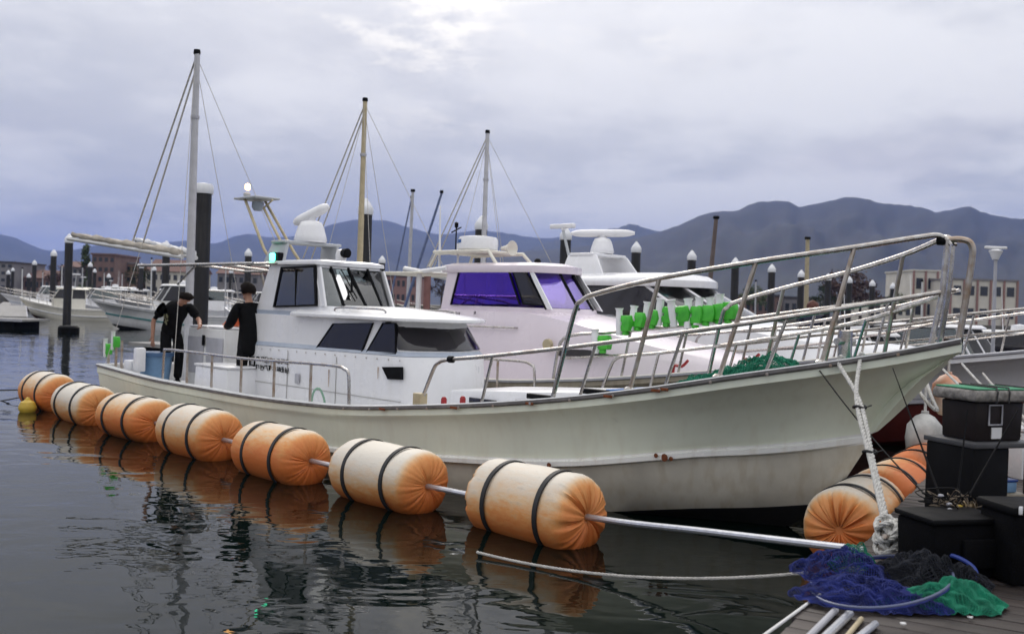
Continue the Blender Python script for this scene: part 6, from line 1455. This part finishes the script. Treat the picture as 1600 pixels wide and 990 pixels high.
building(-10, 21, 410, 235, 16, M_BG, M_DRK, 'grey building at the left picture edge', 4, 3)
building(30, 78, 434, 240, 14, M_BR, M_ROOFR, 'low red-roofed building behind the left piles', 1, 6, gable=True)
building(228, 300, 424, 225, 14, M_BW, M_ROOFR, 'pale building with red roof behind the awning frame', 2, 7, gable=True)
building(340, 404, 428, 228, 14, M_BG, M_ROOFR, 'grey building with red roof above the standing person', 2, 6, gable=True)
building(596, 658, 432, 205, 12, mat('dusty_pink_wall', (.30, .18, .17), .9), M_DRK, 'long dusty pink building between wheelhouse and lilac boat', 2, 8)
building(480, 560, 440, 215, 12, M_BW, M_ROOFR, 'pale building behind the wheelhouse windows', 2, 6, gable=True)
building(1165, 1222, 462, 190, 12, M_BR, M_DRK, 'low brown building behind the bow rails', 1, 6)
building(1225, 1290, 466, 195, 12, M_BG, M_DRK, 'low grey shed behind the bow rails, right of the brown one', 1, 6)
building(1355, 1425, 466, 200, 12, M_BW, M_DRK, 'low pale shed left of the red-striped building', 1, 6)
building(860, 900, 440, 230, 12, M_BG, M_DRK, 'grey block behind the lilac boat windscreen', 2, 4)
building(1000, 1090, 452, 215, 12, M_BR, M_DRK, 'long brown block behind the white cruiser', 2, 8)
def tree_mesh(seed, conical=False):
    rnd = random.Random(seed); t = MB(); t.tube([(0, 0, 0), (.1, .05, 1.2), (.05, 0, 2.6), (0, .1, 4.0)], [.22, .17, .12, .05], 8)
    for k in range(7):
        a = rnd.uniform(0, 6.28); z = rnd.uniform(1.4, 3.4); l = rnd.uniform(.9, 1.7); t.tube([(0, 0, z), (l * .5 * math.cos(a), l * .5 * math.sin(a), z + .4), (l * math.cos(a), l * math.sin(a), z + .9)], [.07, .05, .02], 5)
    c = MB()
    cl = []
    for k in range(26):
        if conical: z = rnd.uniform(.6, 6.2); r = 1.3 * (1 - (z - .6) / 6.0) * rnd.uniform(.4, 1)
        else: z = rnd.uniform(1.9, 5.0); r = 2.1 * math.sqrt(max(.05, 1 - ((z - 3.2) / 2.1) ** 2)) * rnd.uniform(.4, 1)
        a = rnd.uniform(0, 6.28); cl.append((r * math.cos(a), r * math.sin(a), z))
    for (x, y, z) in cl:
        for q in range(42):
            d = Vector((rnd.gauss(0, 1), rnd.gauss(0, 1), rnd.gauss(0, .8))).normalized() * rnd.uniform(.2, .75) * (.6 if conical else 1); p = Vector((x, y, z)) + d
            u = Vector((rnd.gauss(0, 1), rnd.gauss(0, 1), rnd.gauss(0, 1))).normalized(); w = u.orthogonal().normalized(); s = rnd.uniform(.10, .2)
            c.add([p - u * s, p + w * s * .6, p + u * s, p - w * s * .6], [(0, 1, 2, 3)])
    a = t.build('trunk', mat('bark', (.06, .045, .035), .9), None); COL.objects.unlink(a); b = c.build('crown', mat('leaves', (.04, .07, .03), .8, var=.3, scale=.8, col2=(.075, .085, .035)), None, smooth=0); COL.objects.unlink(b)
    return a.data, b.data
TM = [tree_mesh(1), tree_mesh(2), tree_mesh(3, True)]
M_RUSSET = mat('russet_leaves', (.085, .040, .028), .85, var=.3, scale=.8, col2=(.05, .035, .028))
trees = [(1318, 182, 1.9, 0, 1, 'broad russet tree right of the tan pole behind the bow rails'), (1345, 185, 1.5, 1, 1, 'smaller russet tree beside the broad russet one'), (1290, 180, 1.2, 1, 0, 'small green tree left of the russet trees'), (132, 180, 1.45, 2, 0, 'dark green conical tree beside the brick-red building'), (1180, 185, 1.2, 0, 0, 'round green tree above the low brown building'), (690, 190, 1.1, 1, 1, 'russet tree behind the lilac boat cabin'), (580, 195, 1.2, 0, 0, 'green tree behind the wheelhouse windscreen'), (430, 195, 1.2, 1, 0, 'green tree behind the wheelhouse side window'), (215, 200, 1.2, 0, 0, 'green tree below the furled sail'), (88, 205, 1.1, 1, 1, 'russet tree behind the second tallest left pile'), (1400, 190, 1.1, 0, 0, 'green tree left of the red-striped building'), (970, 190, 1.3, 1, 0, 'green tree behind the white cruiser')]
for px, d, s, k, rus, lb in trees:
    p = at_d(px, 480, d); e = empty('tree', (p.x, d, 1.6), random.uniform(0, 6), lb, 'tree', 'trees along the far shore'); e.scale = (s * random.uniform(.9, 1.15), s, s)
    for nm, me in zip(('trunk', 'crown'), TM[k]):
        c = bpy.data.objects.new(nm, me); COL.objects.link(c); c.parent = e
        if nm == 'crown' and rus: c.material_slots[0].link = 'OBJECT'; c.material_slots[0].material = M_RUSSET

# ================================================================== HAZE
def haze():
    m = bpy.data.materials.new('air'); m.use_nodes = True; nt = m.node_tree; N = nt.nodes
    for n in list(N): N.remove(n)
    out = N.new('ShaderNodeOutputMaterial'); v = N.new('ShaderNodeVolumePrincipled'); v.inputs['Color'].default_value = (.20, .35, 1.0, 1); v.inputs['Density'].default_value = 1.05e-4; v.inputs['Anisotropy'].default_value = 0.0
    nt.links.new(v.outputs[0], out.inputs['Volume'])
    mb = MB(); mb.box((0, 5700, 330), (18400, 13000, 662)); o = mb.build('haze', m, smooth=0); tag(o, 'pale blue haze filling the air over the harbour', 'haze', kind='stuff'); o.display_type = 'WIRE'
haze()
